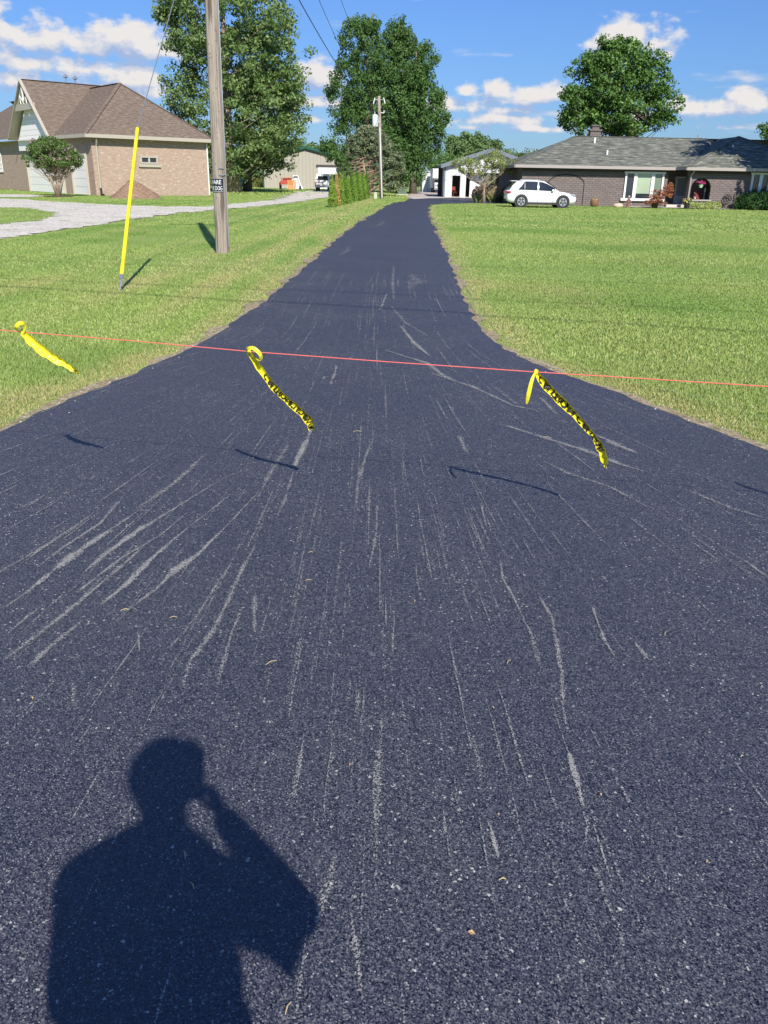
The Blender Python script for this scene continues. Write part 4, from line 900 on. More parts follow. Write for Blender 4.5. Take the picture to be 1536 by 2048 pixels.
# roof
ez = EZ+.12; o_ = .65; ym = (YM-o_+YB+o_)/2; RZ2 = at(1280, 275, ym)[2]; hx = x0-o_; rx = XX(1150, 272, ym)
yv = YW-o_; ax = XX(1478, 273, YW+4.6); AZ = at(1478, 273, YW+4.6)[2]; ay = YW+4.6
L1 = XX(1338, 337, YM-o_)
rf = MB(); slope = (RZ2-ez)/(ym-(YM-o_))
def mz(y): return ez+slope*(y-(YM-o_))
xr_end = xw1+6
# main front slope: up to the valley with the wing
vb = (XX(1352, 337, YM-o_), YM-o_, ez); vt = (ax-1.2, ym-.8, mz(ym-.8))
rf.poly([(hx, YM-o_, ez), vb, vt, (ax-1.2, ym, RZ2), (rx, ym, RZ2)]); rf.poly([(hx, YB+o_, ez), (hx, YM-o_, ez), (rx, ym, RZ2)]); rf.poly([(xr_end, YB+o_, ez), (hx, YB+o_, ez), (rx, ym, RZ2), (xr_end, ym, RZ2)])
wl = XX(1374, 337, yv); wr = 2*ax-wl
rf.poly([(wl, yv, ez), (wr, yv, ez), (ax, ay, AZ)]); rf.poly([vb, (wl, yv, ez), (ax, ay, AZ), (ax, ym+1, AZ), vt]); rf.poly([vt, (ax, ym+1, AZ), (ax-1.2, ym, RZ2)]); rf.poly([(wr, yv, ez), (wr+.5, ym+2, ez), (ax, ym+1, AZ), (ax, ay, AZ)])
roof2 = rf.build('roof', SHG, h2)
mb = MB()
for p, q in (((rx, ym, RZ2), (ax-1.2, ym, RZ2)), ((hx, YM-o_, ez), (rx, ym, RZ2)), ((wl, yv, ez), (ax, ay, AZ)), ((wr, yv, ez), (ax, ay, AZ))): mb.bar((p[0], p[1], p[2]+.02), (q[0], q[1], q[2]+.01), .26, .03)
mb.build('ridge_cap', SHG, roof2)
mb = MB(); mb.bar((hx, YM-o_, ez-.1), (vb[0], YM-o_, ez-.1), .12, .2); mb.bar((wl, yv, ez-.1), (wr, yv, ez-.1), .12, .2); mb.bar((hx, YM-o_, ez-.1), (hx, YB+o_, ez-.1), .12, .2); mb.bar((vb[0], YM-o_, ez-.1), (wl, yv, ez-.1), .1, .16); mb.build('gutter', FASC, h2)
mb = MB(); mb.face([(hx, YM-o_, EZ-.06), (xr_end, YM-o_, EZ-.06), (xr_end, YM+2.2, EZ-.06), (hx, YM+2.2, EZ-.06)]); mb.face([(wl, yv, EZ-.07), (wr, yv, EZ-.07), (wr, YW+1.8, EZ-.07), (wl, YW+1.8, EZ-.07)]); mb.build('soffit', BRN, h2)
mb = MB(); mb.box(((x0+x1)/2, YM-.04, EZ-.16), (x1-x0, .06, .26)); mb.box(((xw0+xw1)/2, YW-.04, EZ-.16), (xw1-xw0, .06, .26)); mb.build('frieze_board', BRN, h2)
# chimney and roof pipes
c = at(1190, 262, ym+1.2); zc = RZ2-.98
mb = MB(); mb.box((c[0], ym+1.2, zc+.7), (.85, .7, 1.5)); mb.box((c[0], ym+1.2, zc+1.5), (1.0, .85, .12)); mb.box((c[0], ym+1.2, zc+1.68), (.55, .5, .26)); mb.box((c[0], ym+1.2, zc+1.84), (.75, .65, .08)); mb.build('chimney', TAU, roof2)
for (px, pb, pt) in ((1189, 286, 275), (1214, 309, 300)):
    f = (mz(0), 0); 
    # depth where the roof slope meets the pixel
    best = min(((at(px, pb, y)[2]-mz(y))**2, y) for y in np.arange(YM, ym, .05)); y = best[1]; p = at(px, pb, y); mb = MB(); mb.tube([(p[0], y, p[2]-.05), (p[0], y, at(px, pt, y)[2])], .075, 8); mb.build('vent_pipe', WHITE, roof2)
y = YW+2.8; p = at(1464, 305, y); mb = MB(); mb.tube([(p[0], y, p[2]-.1), (p[0], y, at(1467, 290, y)[2])], .07, 8); mb.build('vent_pipe', WHITE, roof2)
p = at(1397, 273, ym+.3); mb = MB(); mb.tube([(p[0], ym+.3, RZ2-.3), (p[0], ym+.3, RZ2+.28)], .07, 8); mb.build('vent_pipe', FASC, roof2)
# picture window, wing window
def pane_mat(name, c): return mat_glass(name, c, .25)
SHADE = pane_mat('window_shade', (.42, .52, .36))
def bigwin(Y, xs_, zb, zt, cols, par):
    m = MB(); fz = .13
    m.box(((xs_[0]+xs_[-1])/2, Y-.05, zt+.06), (xs_[-1]-xs_[0]+.3, .14, .13)); m.box(((xs_[0]+xs_[-1])/2, Y-.09, zb-.08), (xs_[-1]-xs_[0]+.5, .22, .17))
    for i, x in enumerate(xs_): w_ = .13 if i in (0, len(xs_)-1) else .24; m.box((x, Y-.06, (zb+zt)/2), (w_, .14, zt-zb))
    w = m.build('window', WHITE, par)
    for i in range(len(xs_)-1):
        a, b_ = xs_[i]+.08, xs_[i+1]-.08
        for j, (f0_, f1_, mm) in enumerate(cols[i]): q = MB(); z_0 = zb+(zt-zb)*f0_; z_1 = zb+(zt-zb)*f1_; q.quadw((a, Y-.03, z_0), (b_, Y-.03, z_0), (b_, Y-.03, z_1), (a, Y-.03, z_1)); q.build('pane' if mm is GLASS else 'shade', mm, w)
zb, zt = at(1280, 397, YM)[2], at(1280, 347, YM)[2]
bigwin(YM, [XX(p, 370, YM) for p in (1250, 1269, 1304, 1324)], zb, zt, [[(0, 1, GLASS)], [(0, .2, GLASS), (.2, 1, SHADE)], [(0, 1, pane_mat('shaded_pane', (.20, .26, .19)))]], h2)
zb, zt = at(1510, 385, YW)[2], at(1510, 349, YW)[2]
bigwin(YW, [XX(p, 370, YW) for p in (1502, 1519, 1537, 1556)], zb, zt, [[(0, 1, GLASS)]]*3, h2)
# entry: white screen door, downspout
yd = YM+1.75; xd = XX(1361, 380, yd); mb = MB(); dw = .78
for s_ in (-1, 1): mb.box((xd+s_*dw/2, yd, 1.05), (.09, .06, 2.1))
for z in (.06, .75, 2.08): mb.box((xd, yd, z), (dw, .06, .12))
mb.box((xd, yd+.01, .4), (dw-.1, .04, .6)); dr = mb.build('door', WHITE, h2); mb = MB(); mb.quadw((xd-.33, yd, .8), (xd+.33, yd, .8), (xd+.33, yd, 2.0), (xd-.33, yd, 2.0)); mb.build('pane', mat_glass('door_glass', (.40, .44, .46)), dr)
mb = MB(); mb.box((xd+.3, yd-.06, 1.0), (.03, .05, .12)); mb.build('handle', DARKM, dr)
mb = MB(); mb.tube([(xw0+.12, YW-.62, EZ), (xw0+.1, YW-.3, EZ-.25), (xw0+.08, YW-.08, EZ-.45), (xw0+.08, YW-.08, .1)], .055, 8); mb.build('downspout', FASC, h2)
mb = MB(); mb.box((XX(1355, 410, YM+.6), YM+.75, .1), (2.2, 2.0, .2)); mb.build('porch_step', CONC, h2)
P = [(XX(1250, 415, 64.3), 63.5), (xw0, 62.9), (xw1, 62.9), (xw1, 63.9), (xw0-.1, 64.0), (xw0-.1, 66), (x1+.1, 66), (x1, 65), (XX(1250, 415, 64.3), 65)]
sheet('walkway', P, .03, CONC)
mb = MB(); mb.box((xw1+3, YB-4, 1.3), (6, 8, 2.6)); mb.build('rear_wing', TAU, h2)

# ------------------------------------------------------------------ white garage
GM = mat_siding('white_metal_siding', (.66, .68, .70), False, .9); DKB = plain('slate_metal_trim', (.16, .19, .22), .5, .2)
YG = 88.5; gx0, gx1 = XX(889, 370, YG), XX(1052, 370, YG); gd = 11.
gr_ = thing('white_garage', ((gx0+gx1)/2, YG, 0), 'white metal garage with open bays, its low gable facing down the driveway', 'garage')
gez = at(889, 330, YG)[2]; gcx = XX(985, 296, YG); gpz = at(985, 300, YG)[2]; gx1 = 2*gcx-gx0
dx0, dx1 = XX(903.5, 380, YG), XX(919.5, 380, YG); bx0, bx1 = XX(931, 380, YG), XX(1037, 380, YG); dz = at(910, 351, YG)[2]; bz = at(980, 346, YG)[2]
mb = MB(); q = lambda a, b, z0_, z1_, Y=YG: mb.quadw((a, Y, z0_), (b, Y, z0_), (b, Y, z1_), (a, Y, z1_))
q(gx0, dx0, 0, gez); q(dx0, dx1, dz, gez); q(dx1, bx0, 0, gez); q(bx0, bx1, bz, gez); q(bx1, gx1, 0, gez); mb.poly([(gx0, YG, gez), (gx1, YG, gez), (gcx, YG, gpz)])
mb.quadw((gx0, YG+gd, 0), (gx0, YG, 0), (gx0, YG, gez), (gx0, YG+gd, gez)); mb.quadw((gx1, YG, 0), (gx1, YG+gd, 0), (gx1, YG+gd, gez), (gx1, YG, gez))
# back wall with opening through to the trees, inner partition
rx0, rx1 = XX(962, 360, YG+gd), XX(991, 360, YG+gd); rz0, rz1 = at(975, 369, YG+gd)[2], at(975, 344, YG+gd)[2]
for a, b_, z0_, z1_ in ((gx0, rx0, 0, gez), (rx0, rx1, 0, rz0), (rx0, rx1, rz1, gez), (rx1, gx1, 0, gez)): mb.quadw((b_, YG+gd, z0_), (a, YG+gd, z0_), (a, YG+gd, z1_), (b_, YG+gd, z1_))
mb.poly([(gx1, YG+gd, gez), (gx0, YG+gd, gez), (gcx, YG+gd, gpz)]); mb.build('wall', GM, gr_)
mb = MB(); xa, xb = XX(939, 380, YG+1), XX(960, 380, YG+1); mb.box(((xa+xb)/2, YG+1, gez*.44), (xb-xa, .06, gez*.88)); mb.build('inner_panel', WHITE, gr_)
mb = MB(); mb.box(((rx0+rx1)/2, YG+gd-.1, rz0), (rx1-rx0+.3, .15, .16)); mb.build('window_sill', WHITE, gr_)
mb = MB(); mb.box(((XX(991, 380, YG+3)+gx1)/2, YG+3, gez/2-.05), (gx1-XX(991, 380, YG+3), .1, gez-.15)); mb.build('shade_board', plain('painted_interior_shade', (.04, .035, .03), .9), gr_); mb = MB(); mb.box(((dx0+dx1)/2, YG+4, gez/2-.05), (3.2, .1, gez-.15)); mb.build('shade_board', plain('painted_interior_shade', (.04, .035, .03), .9), gr_)  # near-black boards added to stand in for the unlit garage interior
mb = MB(); o2 = .45
for s_, xx in ((-1, gx0), (1, gx1)):
    k_ = (gpz-gez)/(gcx-gx0); ex = xx+s_*o2; ezz = gez-k_*o2
    pts = [(ex, YG-.5, ezz+.06), (gcx, YG-.5, gpz+.06), (gcx, YG+gd+.5, gpz+.06), (ex, YG+gd+.5, ezz+.06)]
    if s_ > 0: pts = pts[::-1]
    mb.poly(pts); mb.poly([(p_[0], p_[1], p_[2]+.12) for p_ in pts])
rg = mb.build('roof', plain('grey_metal_roof', (.36, .38, .40), .5, .3), gr_)
mb = MB()
for s_, xx in ((-1, gx0), (1, gx1)): mb.bar((xx+s_*o2, YG-.52, gez-.35*.45+.02), (gcx, YG-.52, gpz-.0), .1, .34)
mb.bar((gx0-o2, YG-.5, gez-.12), (gx0-o2, YG+gd+.5, gez-.12), .1, .22); mb.build('fascia', DKB, gr_)
mb = MB(); mb.box((gx0-.02, YG-.02, gez/2), (.16, .16, gez)); mb.build('corner_trim', DKB, gr_)
mb = MB(); mb.box(((gx0+gx1)/2, YG+gd/2-.3, .02), (gx1-gx0-.1, gd-.8, .05)); mb.build('floor', CONC, gr_)
# chairs glimpsed in the narrow bay
def chair(x, y, rz, label, matc):
    t = thing('folding_chair', (x, y, .045), label, 'chair'); M0 = Matrix.Translation((x, y, .045)) @ Matrix.Rotation(rz, 4, 'Z')
    def bx(c, d, nm): m = MB(); m.box((0, 0, 0), d, M=M0 @ Matrix.Translation(c)); m.build(nm, matc, t)
    bx((0, 0, .44), (.42, .42, .04), 'seat'); bx((0, .2, .78), (.42, .04, .36), 'backrest')
    for sx in (-1, 1):
        for sy in (-1, 1): bx((sx*.19, sy*.19, .22 if sy < 0 else .45), (.035, .035, .44 if sy < 0 else .9), 'leg')
chair((dx0+dx1)/2-.05, YG+1.1, .4, 'red-brown chair standing in the dark narrow bay of the garage', plain('red_brown_paint', (.25, .05, .03), .5))

# ------------------------------------------------------------------ tan pole barn, white shed
BM = mat_siding('tan_metal_siding', (.40, .37, .31), False, .55)
YP = 134.; b0 = XX(528, 360, YP); bcx = XX(611, 300, YP); b1 = 2*bcx-b0+3.0; bpz = at(611, 294, YP)[2]; k_ = .235; bez0 = bpz-k_*(bcx-b0); bez1 = bpz-k_*(b1-bcx); bd = 24
barn = thing('pole_barn', (bcx, YP, 0), 'tan metal barn with dark green roof trim behind the white pickup', 'barn'); mb = MB()
d0_, d1_ = XX(636, 360, YP), XX(684, 360, YP); dzt = at(655, 334, YP)[2]
mb.face([(b0, YP, 0), (b1, YP, 0), (b1, YP, bez1), (bcx, YP, bpz), (b0, YP, bez0)], [(b0, 0), (b1, 0), (b1, bez1), (bcx, bpz), (b0, bez0)])
mb.quadw((b0, YP+bd, 0), (b0, YP, 0), (b0, YP, bez0), (b0, YP+bd, bez0)); mb.quadw((b1, YP, 0), (b1, YP+bd, 0), (b1, YP+bd, bez1), (b1, YP, bez1)); mb.build('wall', BM, barn)
mb = MB(); GREEN = plain('dark_green_metal', (.02, .10, .07), .45, .2); 
mb.poly([(b0-.4, YP-.4, bez0-.1), (bcx, YP-.4, bpz+.08), (bcx, YP+bd, bpz+.08), (b0-.4, YP+bd, bez0-.1)][::-1]); mb.poly([(bcx, YP-.4, bpz+.08), (b1+.4, YP-.4, bez1-.1), (b1+.4, YP+bd, bez1-.1), (bcx, YP+bd, bpz+.08)][::-1]); mb.build('roof', GREEN, barn)
mb = MB(); mb.bar((b0-.4, YP-.42, bez0-.15), (bcx, YP-.42, bpz-.03), .12, .34); mb.bar((bcx, YP-.42, bpz-.03), (b1+.4, YP-.42, bez1-.15), .12, .34); mb.box((b0-.05, YP-.05, bez0/2), (.2, .16, bez0)); mb.build('roof_trim', GREEN, barn)
mb = MB(); mb.quadw((d0_, YP-.06, 0), (d1_, YP-.06, 0), (d1_, YP-.06, dzt), (d0_, YP-.06, dzt)); dd_ = mb.build('garage_door', mat_siding('white_door_panel', (.70, .72, .74), True, .6), barn); mb = MB(); mb.box(((d0_+d1_)/2, YP-.08, dzt+.15), (d1_-d0_+.5, .14, .3)); mb.build('door_header', BRN, dd_)
wx0, wx1 = XX(585.5, 350, YP), XX(597, 350, YP); wz0, wz1 = at(590, 357, YP)[2], at(590, 351, YP)[2]; mb = MB(); mb.box(((wx0+wx1)/2, YP-.05, (wz0+wz1)/2), (wx1-wx0, .1, wz1-wz0)); w = mb.build('window', WHITE, barn); mb = MB(); mb.quadw((wx0+.12, YP-.11, wz0+.1), (wx1-.12, YP-.11, wz0+.1), (wx1-.12, YP-.11, wz1-.1), (wx0+.12, YP-.11, wz1-.1)); mb.build('pane', GLASS, w)
YS = 128.; s0, s1 = XX(845, 360, YS), XX(872, 360, YS); sz0, sz1 = at(845, 346, YS)[2], at(868, 341, YS)[2]; shed = thing('white_shed', (s0, YS, 0), 'plain white metal shed left of the motorhome, its roof sloping up to the right', 'shed'); mb = MB()
mb.face([(s0, YS, 0), (s1+1.5, YS, 0), (s1+1.5, YS, sz1+.4), (s0, YS, sz0)], [(0, 0), (4, 0), (4, 3), (0, 2.5)]); mb.quadw((s0, YS+7, 0), (s0, YS, 0), (s0, YS, sz0), (s0, YS+7, sz0)); mb.quadw((s1+1.5, YS, 0), (s1+1.5, YS+7, 0), (s1+1.5, YS+7, sz1+.4), (s1+1.5, YS, sz1+.4)); mb.build('wall', GM, shed)
mb = MB(); mb.face([(s0-.15, YS-.15, sz0+.03), (s1+1.6, YS-.15, sz1+.46), (s1+1.6, YS+7.1, sz1+.46), (s0-.15, YS+7.1, sz0+.03)]); mb.bar((s0-.15, YS-.15, sz0), (s1+1.6, YS-.15, sz1+.42), .06, .1); mb.build('roof', plain('pale_metal', (.6, .62, .63), .5), shed)

# ------------------------------------------------------------------ vehicles
PAINT = NT('white_car_paint'); PAINT.set((.80, .80, .80), .22, 0, .6); PAINT.b.inputs['Coat Weight'].default_value = .6; PAINT.set(PAINT.mix(PAINT.noise(2, 2), (.74, .74, .74), (.82, .82, .82))); PAINT = PAINT.m
CGL = mat_glass('tinted_car_glass', (.02, .025, .03), .05); ALLOY = plain('alloy', (.55, .55, .57), .3, .6); BLKP = plain('black_plastic', (.025, .025, .027), .6)
REDG = plain('red_lamp', (.35, .01, .015), .2); LAMPG = plain('lamp_glass', (.45, .47, .50), .12, .3)
def wheel(parent, x, y, z, r, side, w=.24):
    t = MB(); t.lathe((x, y, z), [(r*.62, -w/2), (r*.9, -w/2), (r, -w/2+.04), (r, w/2-.04), (r*.9, w/2), (r*.62, w/2)], 24, 'Y'); wo = t.build('wheel', RUB, parent, smooth=False)
    t = MB(); ys = y+side*(w/2-.01)
    t.lathe((x, ys-side*.04, z), [(r*.0, side*.0), (r*.60, 0)][::-1], 20, 'Y')
    rim = t.build('rim_well', BLKP, wo); t = MB()
    t.lathe((x, ys, z), [(r*.68, 0), (r*.70, side*.012), (r*.60, side*.012), (r*.57, -side*.02)], 24, 'Y')
    for k in range(5):
        a = 2*PI*k/5+.3
        for da in (-.13, .13): t.bar((x+math.cos(a)*r*.08, ys, z+math.sin(a)*r*.08), (x+math.cos(a+da)*r*.6, ys, z+math.sin(a+da)*r*.6), .05, .03, up=(0, 1, 0))
    t.lathe((x, ys-side*.01, z), [(r*.16, 0), (r*.14, side*.03), (.0, side*.035)], 12, 'Y'); t.build('rim', ALLOY, wo); return wo
def suv(px0, px1, base_py, label):
    # side view, nose to the right (+x); local x from tail 0 to nose Lc
    Y = 58.6; a = at(px0, 390, Y); b = at(px1, 390, Y); Lc = b[0]-a[0]; k = Lc/4.77; X0 = a[0]
    hw = .94; yc = Y+hw
    root = thing('white_suv', (X0+Lc/2, yc, 0), label, 'car')
    # profile stations: x, belly z, sill-outer z, belt z, roof z (None when no cabin)
    def body_ring(x, zb, zt, w, tuck):          # lower body cross-section (half), bottom to top
        return [(w*.80, zb), (w*.97, zb+.10), (w, zb+(zt-zb)*.42), (w*.985, zb+(zt-zb)*.8), (w*tuck, zt), (w*tuck*.5, zt+.015)]
    st = [(0.02, .52, .98, .72, .9), (.06, .36, 1.04, .84, .93), (.30, .28, 1.07, .93, .95), (.9, .22, 1.06, .94, .95), (1.6, .20, 1.04, .94, .95), (2.4, .20, 1.02, .94, .95), (3.1, .20, 1.0, .94, .94), (3.55, .20, 1.02, .94, .9), (3.95, .20, .97, .935, .86), (4.35, .22, .88, .91, .82), (4.62, .28, .76, .82, .8), (4.76, .38, .62, .62, .8)]
    mb = MB(); base = 0; rings = []
    for x, zb, zt, w, tk in st:
        h = body_ring(x, zb, zt, w, tk); ring = [(X0+x*k, yc-p*k, z*k) for p, z in h]+[(X0+x*k, yc+p*k, z*k) for p, z in reversed(h)]; rings.append(ring)
    n = len(rings[0])
    for i in range(len(rings)-1):
        for j in range(n-1): mb.face([rings[i][j], rings[i+1][j], rings[i+1][j+1], rings[i][j+1]])
    mb.face(rings[0]); mb.face(rings[-1][::-1])
    body = mb.build('body', PAINT, root, smooth=False)
    me = body.data; bm = __import__('bmesh').new(); bm.from_mesh(me); __import__('bmesh').ops.remove_doubles(bm, verts=bm.verts, dist=.003); __import__('bmesh').ops.recalc_face_normals(bm, faces=bm.faces); bm.to_mesh(me); bm.free()
    sb = body.modifiers.new('s', 'SUBSURF'); sb.levels = sb.render_levels = 2; me.polygons.foreach_set('use_smooth', [True]*len(me.polygons))
    # cabin
    cab = [(.18, 1.05, .80, 1.06, .78), (.42, 1.06, .84, 1.36, .70), (.72, 1.06, .86, 1.60, .62), (1.25, 1.05, .87, 1.675, .60), (2.0, 1.03, .87, 1.67, .60), (2.5, 1.02, .87, 1.62, .60), (3.0, 1.01, .86, 1.36, .66), (3.5, 1.0, .84, 1.03, .76)]
    rings = []
    for x, z0_, w0, z1_, w1 in cab:
        h = [(w0, z0_-.05), (w0, z0_), (w0*.35+w1*.65, z0_*.3+z1_*.7), (w1, z1_-.02), (w1*.8, z1_+.015), (w1*.3, z1_+.03)]; rings.append([(X0+x*k, yc-p*k, z*k) for p, z in h]+[(X0+x*k, yc+p*k, z*k) for p, z in reversed(h)])
    mb = MB(); n = len(rings[0])
    for i in range(len(rings)-1):
        for j in range(n-1): mb.face([rings[i][j], rings[i+1][j], rings[i+1][j+1], rings[i][j+1]])
    mb.face(rings[0]); mb.face(rings[-1][::-1]); cb = mb.build('roof', PAINT, root)
    bm = __import__('bmesh').new(); bm.from_mesh(cb.data); __import__('bmesh').ops.remove_doubles(bm, verts=bm.verts, dist=.003); __import__('bmesh').ops.recalc_face_normals(bm, faces=bm.faces); bm.to_mesh(cb.data); bm.free(); cb.data.polygons.foreach_set('use_smooth', [True]*len(cb.data.polygons))
    # side glass, proud of the cabin
    def gp_(x, f, off=.03):                     # point on the cabin side at fraction f of belt-to-roof height
        for i in range(len(cab)-1):
            if cab[i][0] <= x <= cab[i+1][0]: t = (x-cab[i][0])/(cab[i+1][0]-cab[i][0]); c = [cab[i][q]*(1-t)+cab[i+1][q]*t for q in range(5)]; break
        else: c = cab[-1]
        z = c[1]+(c[3]-c[1])*f; f2 = min(1, f/.7) if f < .7 else 1
        w = c[2]+(c[2]*.35+c[4]*.65-c[2])*f2 if f < .7 else (c[2]*.35+c[4]*.65)+(c[4]-(c[2]*.35+c[4]*.65))*(f-.7)/.3
        return w+off, z
    for side in (-1, 1):
        for xs_, nm in (((.78, 1.0, 1.2), 'quarter_window'), ((1.22, 1.5, 1.8, 2.06), 'side_window'), ((2.14, 2.4, 2.7, 3.0, 3.2), 'side_window')):
            m = MB(); lo_ = []; hi_ = []
            for i, x in enumerate(xs_):
                w, z = gp_(x, .06); lo_.append((X0+x*k, yc+side*w*k, z*k)); f = .90
                if nm == 'quarter_window': f = .12+.78*(i/2)
                w, z = gp_(x, f); hi_.append((X0+x*k, yc+side*w*k, z*k))
            for i in range(len(xs_)-1): m.face([lo_[i], lo_[i+1], hi_[i+1], hi_[i]])
            m.build(nm, CGL, root)
        # wheels and arches
        for wx in (1.0, 3.78):
            m = MB(); m.lathe((X0+wx*k, yc+side*.905*k, .37*k), [(.45*k, 0), (.45*k, side*.045*k), (.37*k, side*.047*k)], 28, 'Y'); m.lathe((X0+wx*k, yc+side*.935*k, .37*k), [(.44*k, 0), (0, 0)], 28, 'Y'); m.build('wheel_arch', BLKP, root)
            wheel(root, X0+wx*k, yc+side*.85*k, .365*k, .365*k, side)
        m = MB(); m.box((X0+2.4*k, yc+side*.925*k, .26*k), (1.95*k, .05, .12)); m.build('sill', BLKP, root)
        m = MB(); m.blob((X0+4.42*k, yc+side*.80*k, .79*k), (.20*k, .09*k, .075*k), 12, 8); m.build('headlight', LAMPG, root)
        m = MB(); m.blob((X0+.17*k, yc+side*.83*k, .92*k), (.21*k, .10*k, .075*k), 12, 8); m.build('tail_light', REDG, root)
        m = MB(); m.blob((X0+3.05*k, yc+side*1.02*k, 1.07*k), (.09, .12, .08), 10, 6); m.build('mirror', PAINT, root)
        for xx in (1.35, 2.15): m = MB(); m.box((X0+xx*k, yc+side*.955*k, .86*k), (.16, .03, .03)); m.build('door_handle', PAINT, root)
        for xx in (1.22, 2.10, 3.12): m = MB(); m.bar((X0+xx*k, yc+side*.947*k, .36*k), (X0+(xx-.02)*k, yc+side*.938*k, .95*k), .012, .012); m.build('door_seam', BLKP, root)
    m = MB(); m.face([(X0+.19*k, yc-.66*k, 1.10*k), (X0+.19*k, yc+.66*k, 1.10*k), (X0+.60*k, yc+.58*k, 1.53*k), (X0+.60*k, yc-.58*k, 1.53*k)]); o_g = m.build('rear_window', CGL, root); o_g.location = (-.03, 0, .03)
    m = MB(); m.box((X0+.50*k, yc, 1.625*k), (.42*k, 1.16*k, .035)); m.build('spoiler', PAINT, root)
    m = MB(); m.face([(X0+3.38*k, yc-.72*k, 1.09*k), (X0+3.38*k, yc+.72*k, 1.09*k), (X0+2.62*k, yc+.58*k, 1.58*k), (X0+2.62*k, yc-.58*k, 1.58*k)][::-1]); o_g = m.build('windscreen', CGL, root); o_g.location = (.05, 0, .04)
    m = MB(); m.box((X0+4.70*k, yc, .42*k), (.10, 1.2*k, .16)); m.build('grille', BLKP, root)
    for side in (-1, 1): m = MB(); m.bar((X0+1.05*k, yc+side*.52*k, 1.715*k), (X0+2.2*k, yc+side*.52*k, 1.715*k), .03, .03); m.build('roof_rail', ALLOY, root)
suv(1013, 1157, 413, 'shiny white five-door SUV parked side-on by the grey-roofed house')
def axle_wheels(t, x, Y, ys_, r, hw):
    for s_ in (-1, 1):
        for yy in ys_:
            m = MB(); m.lathe((x+s_*hw, Y+yy, r), [(0, -.12), (r*.85, -.12), (r, -.08), (r, .08), (r*.85, .12), (0, .12)], 20, 'X'); wo = m.build('wheel', RUB, t); m = MB(); m.lathe((x+s_*(hw+.1), Y+yy, r), [(r*.6, 0), (r*.5, s_*.035), (0, s_*.035)], 16, 'X'); m.build('rim', ALLOY, wo)
def pickup2(px, py, Y, label, name, paint, sc_=1.):
    c = at(px, py, Y); x = c[0]; t = thing(name, (x, Y+2.6, 0), label, 'pickup truck' if 'pickup' in name else 'car')
    def bx(cx, cy, cz, dx, dy, dz, nm, mt, bev=.05): m = MB(); m.box((x+cx, Y+cy, cz), (dx, dy, dz)); o = m.build(nm, mt, t); bv = o.modifiers.new('b', 'BEVEL'); bv.width = bev; bv.segments = 2; return o
    bx(0, 2.8, .85, 2.0, 5.4, .62, 'body', paint, .1)
    for y0_, y1_, zt_, nm in ((.12, 2.4, 2.06, 'cargo_cap'), (2.45, 4.0, 1.98, 'cab')):
        m = MB(); b_ = [(-.95, 1.16), (.95, 1.16), (.88, 1.7), (.76, zt_), (-.76, zt_), (-.88, 1.7)]; r0 = [(x+p, Y+y0_+(.12 if z > 1.3 else 0), z) for p, z in b_]; r1 = [(x+p, Y+y1_, z) for p, z in b_]; m.face(r0); m.face(r1[::-1])
        for j in range(6): m.face([r0[j], r1[j], r1[(j+1) % 6], r0[(j+1) % 6]][::-1])
        m.build(nm, paint, t)
    m = MB(); m.face([(x-.66, Y+.10, 1.36), (x+.66, Y+.10, 1.36), (x+.60, Y+.20, 1.80), (x-.60, Y+.20, 1.80)]); m.build('rear_window', CGL, t)
    for s_ in (-1, 1):
        m = MB(); m.face([(x+s_*.96, Y+2.7, 1.2), (x+s_*.96, Y+3.8, 1.2), (x+s_*.86, Y+3.7, 1.72), (x+s_*.86, Y+2.8, 1.72)]); m.build('side_window', CGL, t); bx(s_*.93, .07, .95, .16, .12, .40, 'tail_light', REDG, .02)
    axle_wheels(t, x, Y, (1.15, 4.6), .38, .84)
    bx(0, .0, .58, 1.96, .22, .22, 'bumper', STEEL, .03); bx(0, .08, .95, 1.5, .03, .34, 'tailgate', paint, .01); bx(0, -.13, .60, .34, .02, .16, 'plate', WHITE, .005); bx(0, .05, 1.02, .22, .03, .06, 'tailgate_handle', BLKP, .005)
pickup2(645.5, 381, 111.5, 'white pickup with a white cargo cap, seen from behind on the gravel', 'white_pickup', PAINT)
DKR = plain('dark_red_paint', (.10, .015, .015), .3)
pickup2(668, 378, 119, 'dark red vehicle mostly hidden beside the white pickup', 'dark_red_pickup', DKR)
# motorhome nose-on beyond the garage
Y = 119.; c = at(878, 378, Y); x = c[0]+.25; t = thing('motorhome', (x, Y+3, 0), 'white motorhome seen nose-on between the shed and the white garage', 'motorhome'); ztop = at(878, 337, Y)[2]; W_ = 2.3
def bx(cx, cy, cz, dx, dy, dz, nm, mt, bev=.04): m = MB(); m.box((x+cx, Y+cy, cz), (dx, dy, dz)); o = m.build(nm, mt, t); bv = o.modifiers.new('b', 'BEVEL'); bv.width = bev; bv.segments = 2; return o
bx(0, 4.6, ztop/2+.3, W_, 6.4, ztop-.6, 'body', WHITE); bx(0, .9, ztop-.62, W_, 1.8, 1.15, 'overcab', WHITE, .15); bx(0, .2, .95, 1.8, 1.5, .62, 'hood', PAINT, .12)
m = MB(); m.face([(x-.85, Y+.42, 1.3), (x+.85, Y+.42, 1.3), (x+.76, Y+.95, 1.84), (x-.76, Y+.95, 1.84)]); m.build('windscreen', CGL, t); bx(0, 1.2, 1.5, 1.75, .9, .75, 'cab', PAINT)
bx(0, -.56, .9, 1.1, .06, .32, 'grille', BLKP); bx(0, -.62, .5, 1.9, .16, .2, 'bumper', STEEL)
for s_ in (-1, 1): bx(s_*.74, -.57, .92, .28, .05, .22, 'headlight', LAMPG)
axle_wheels(t, x, Y, (.5, 5.8), .38, .9)

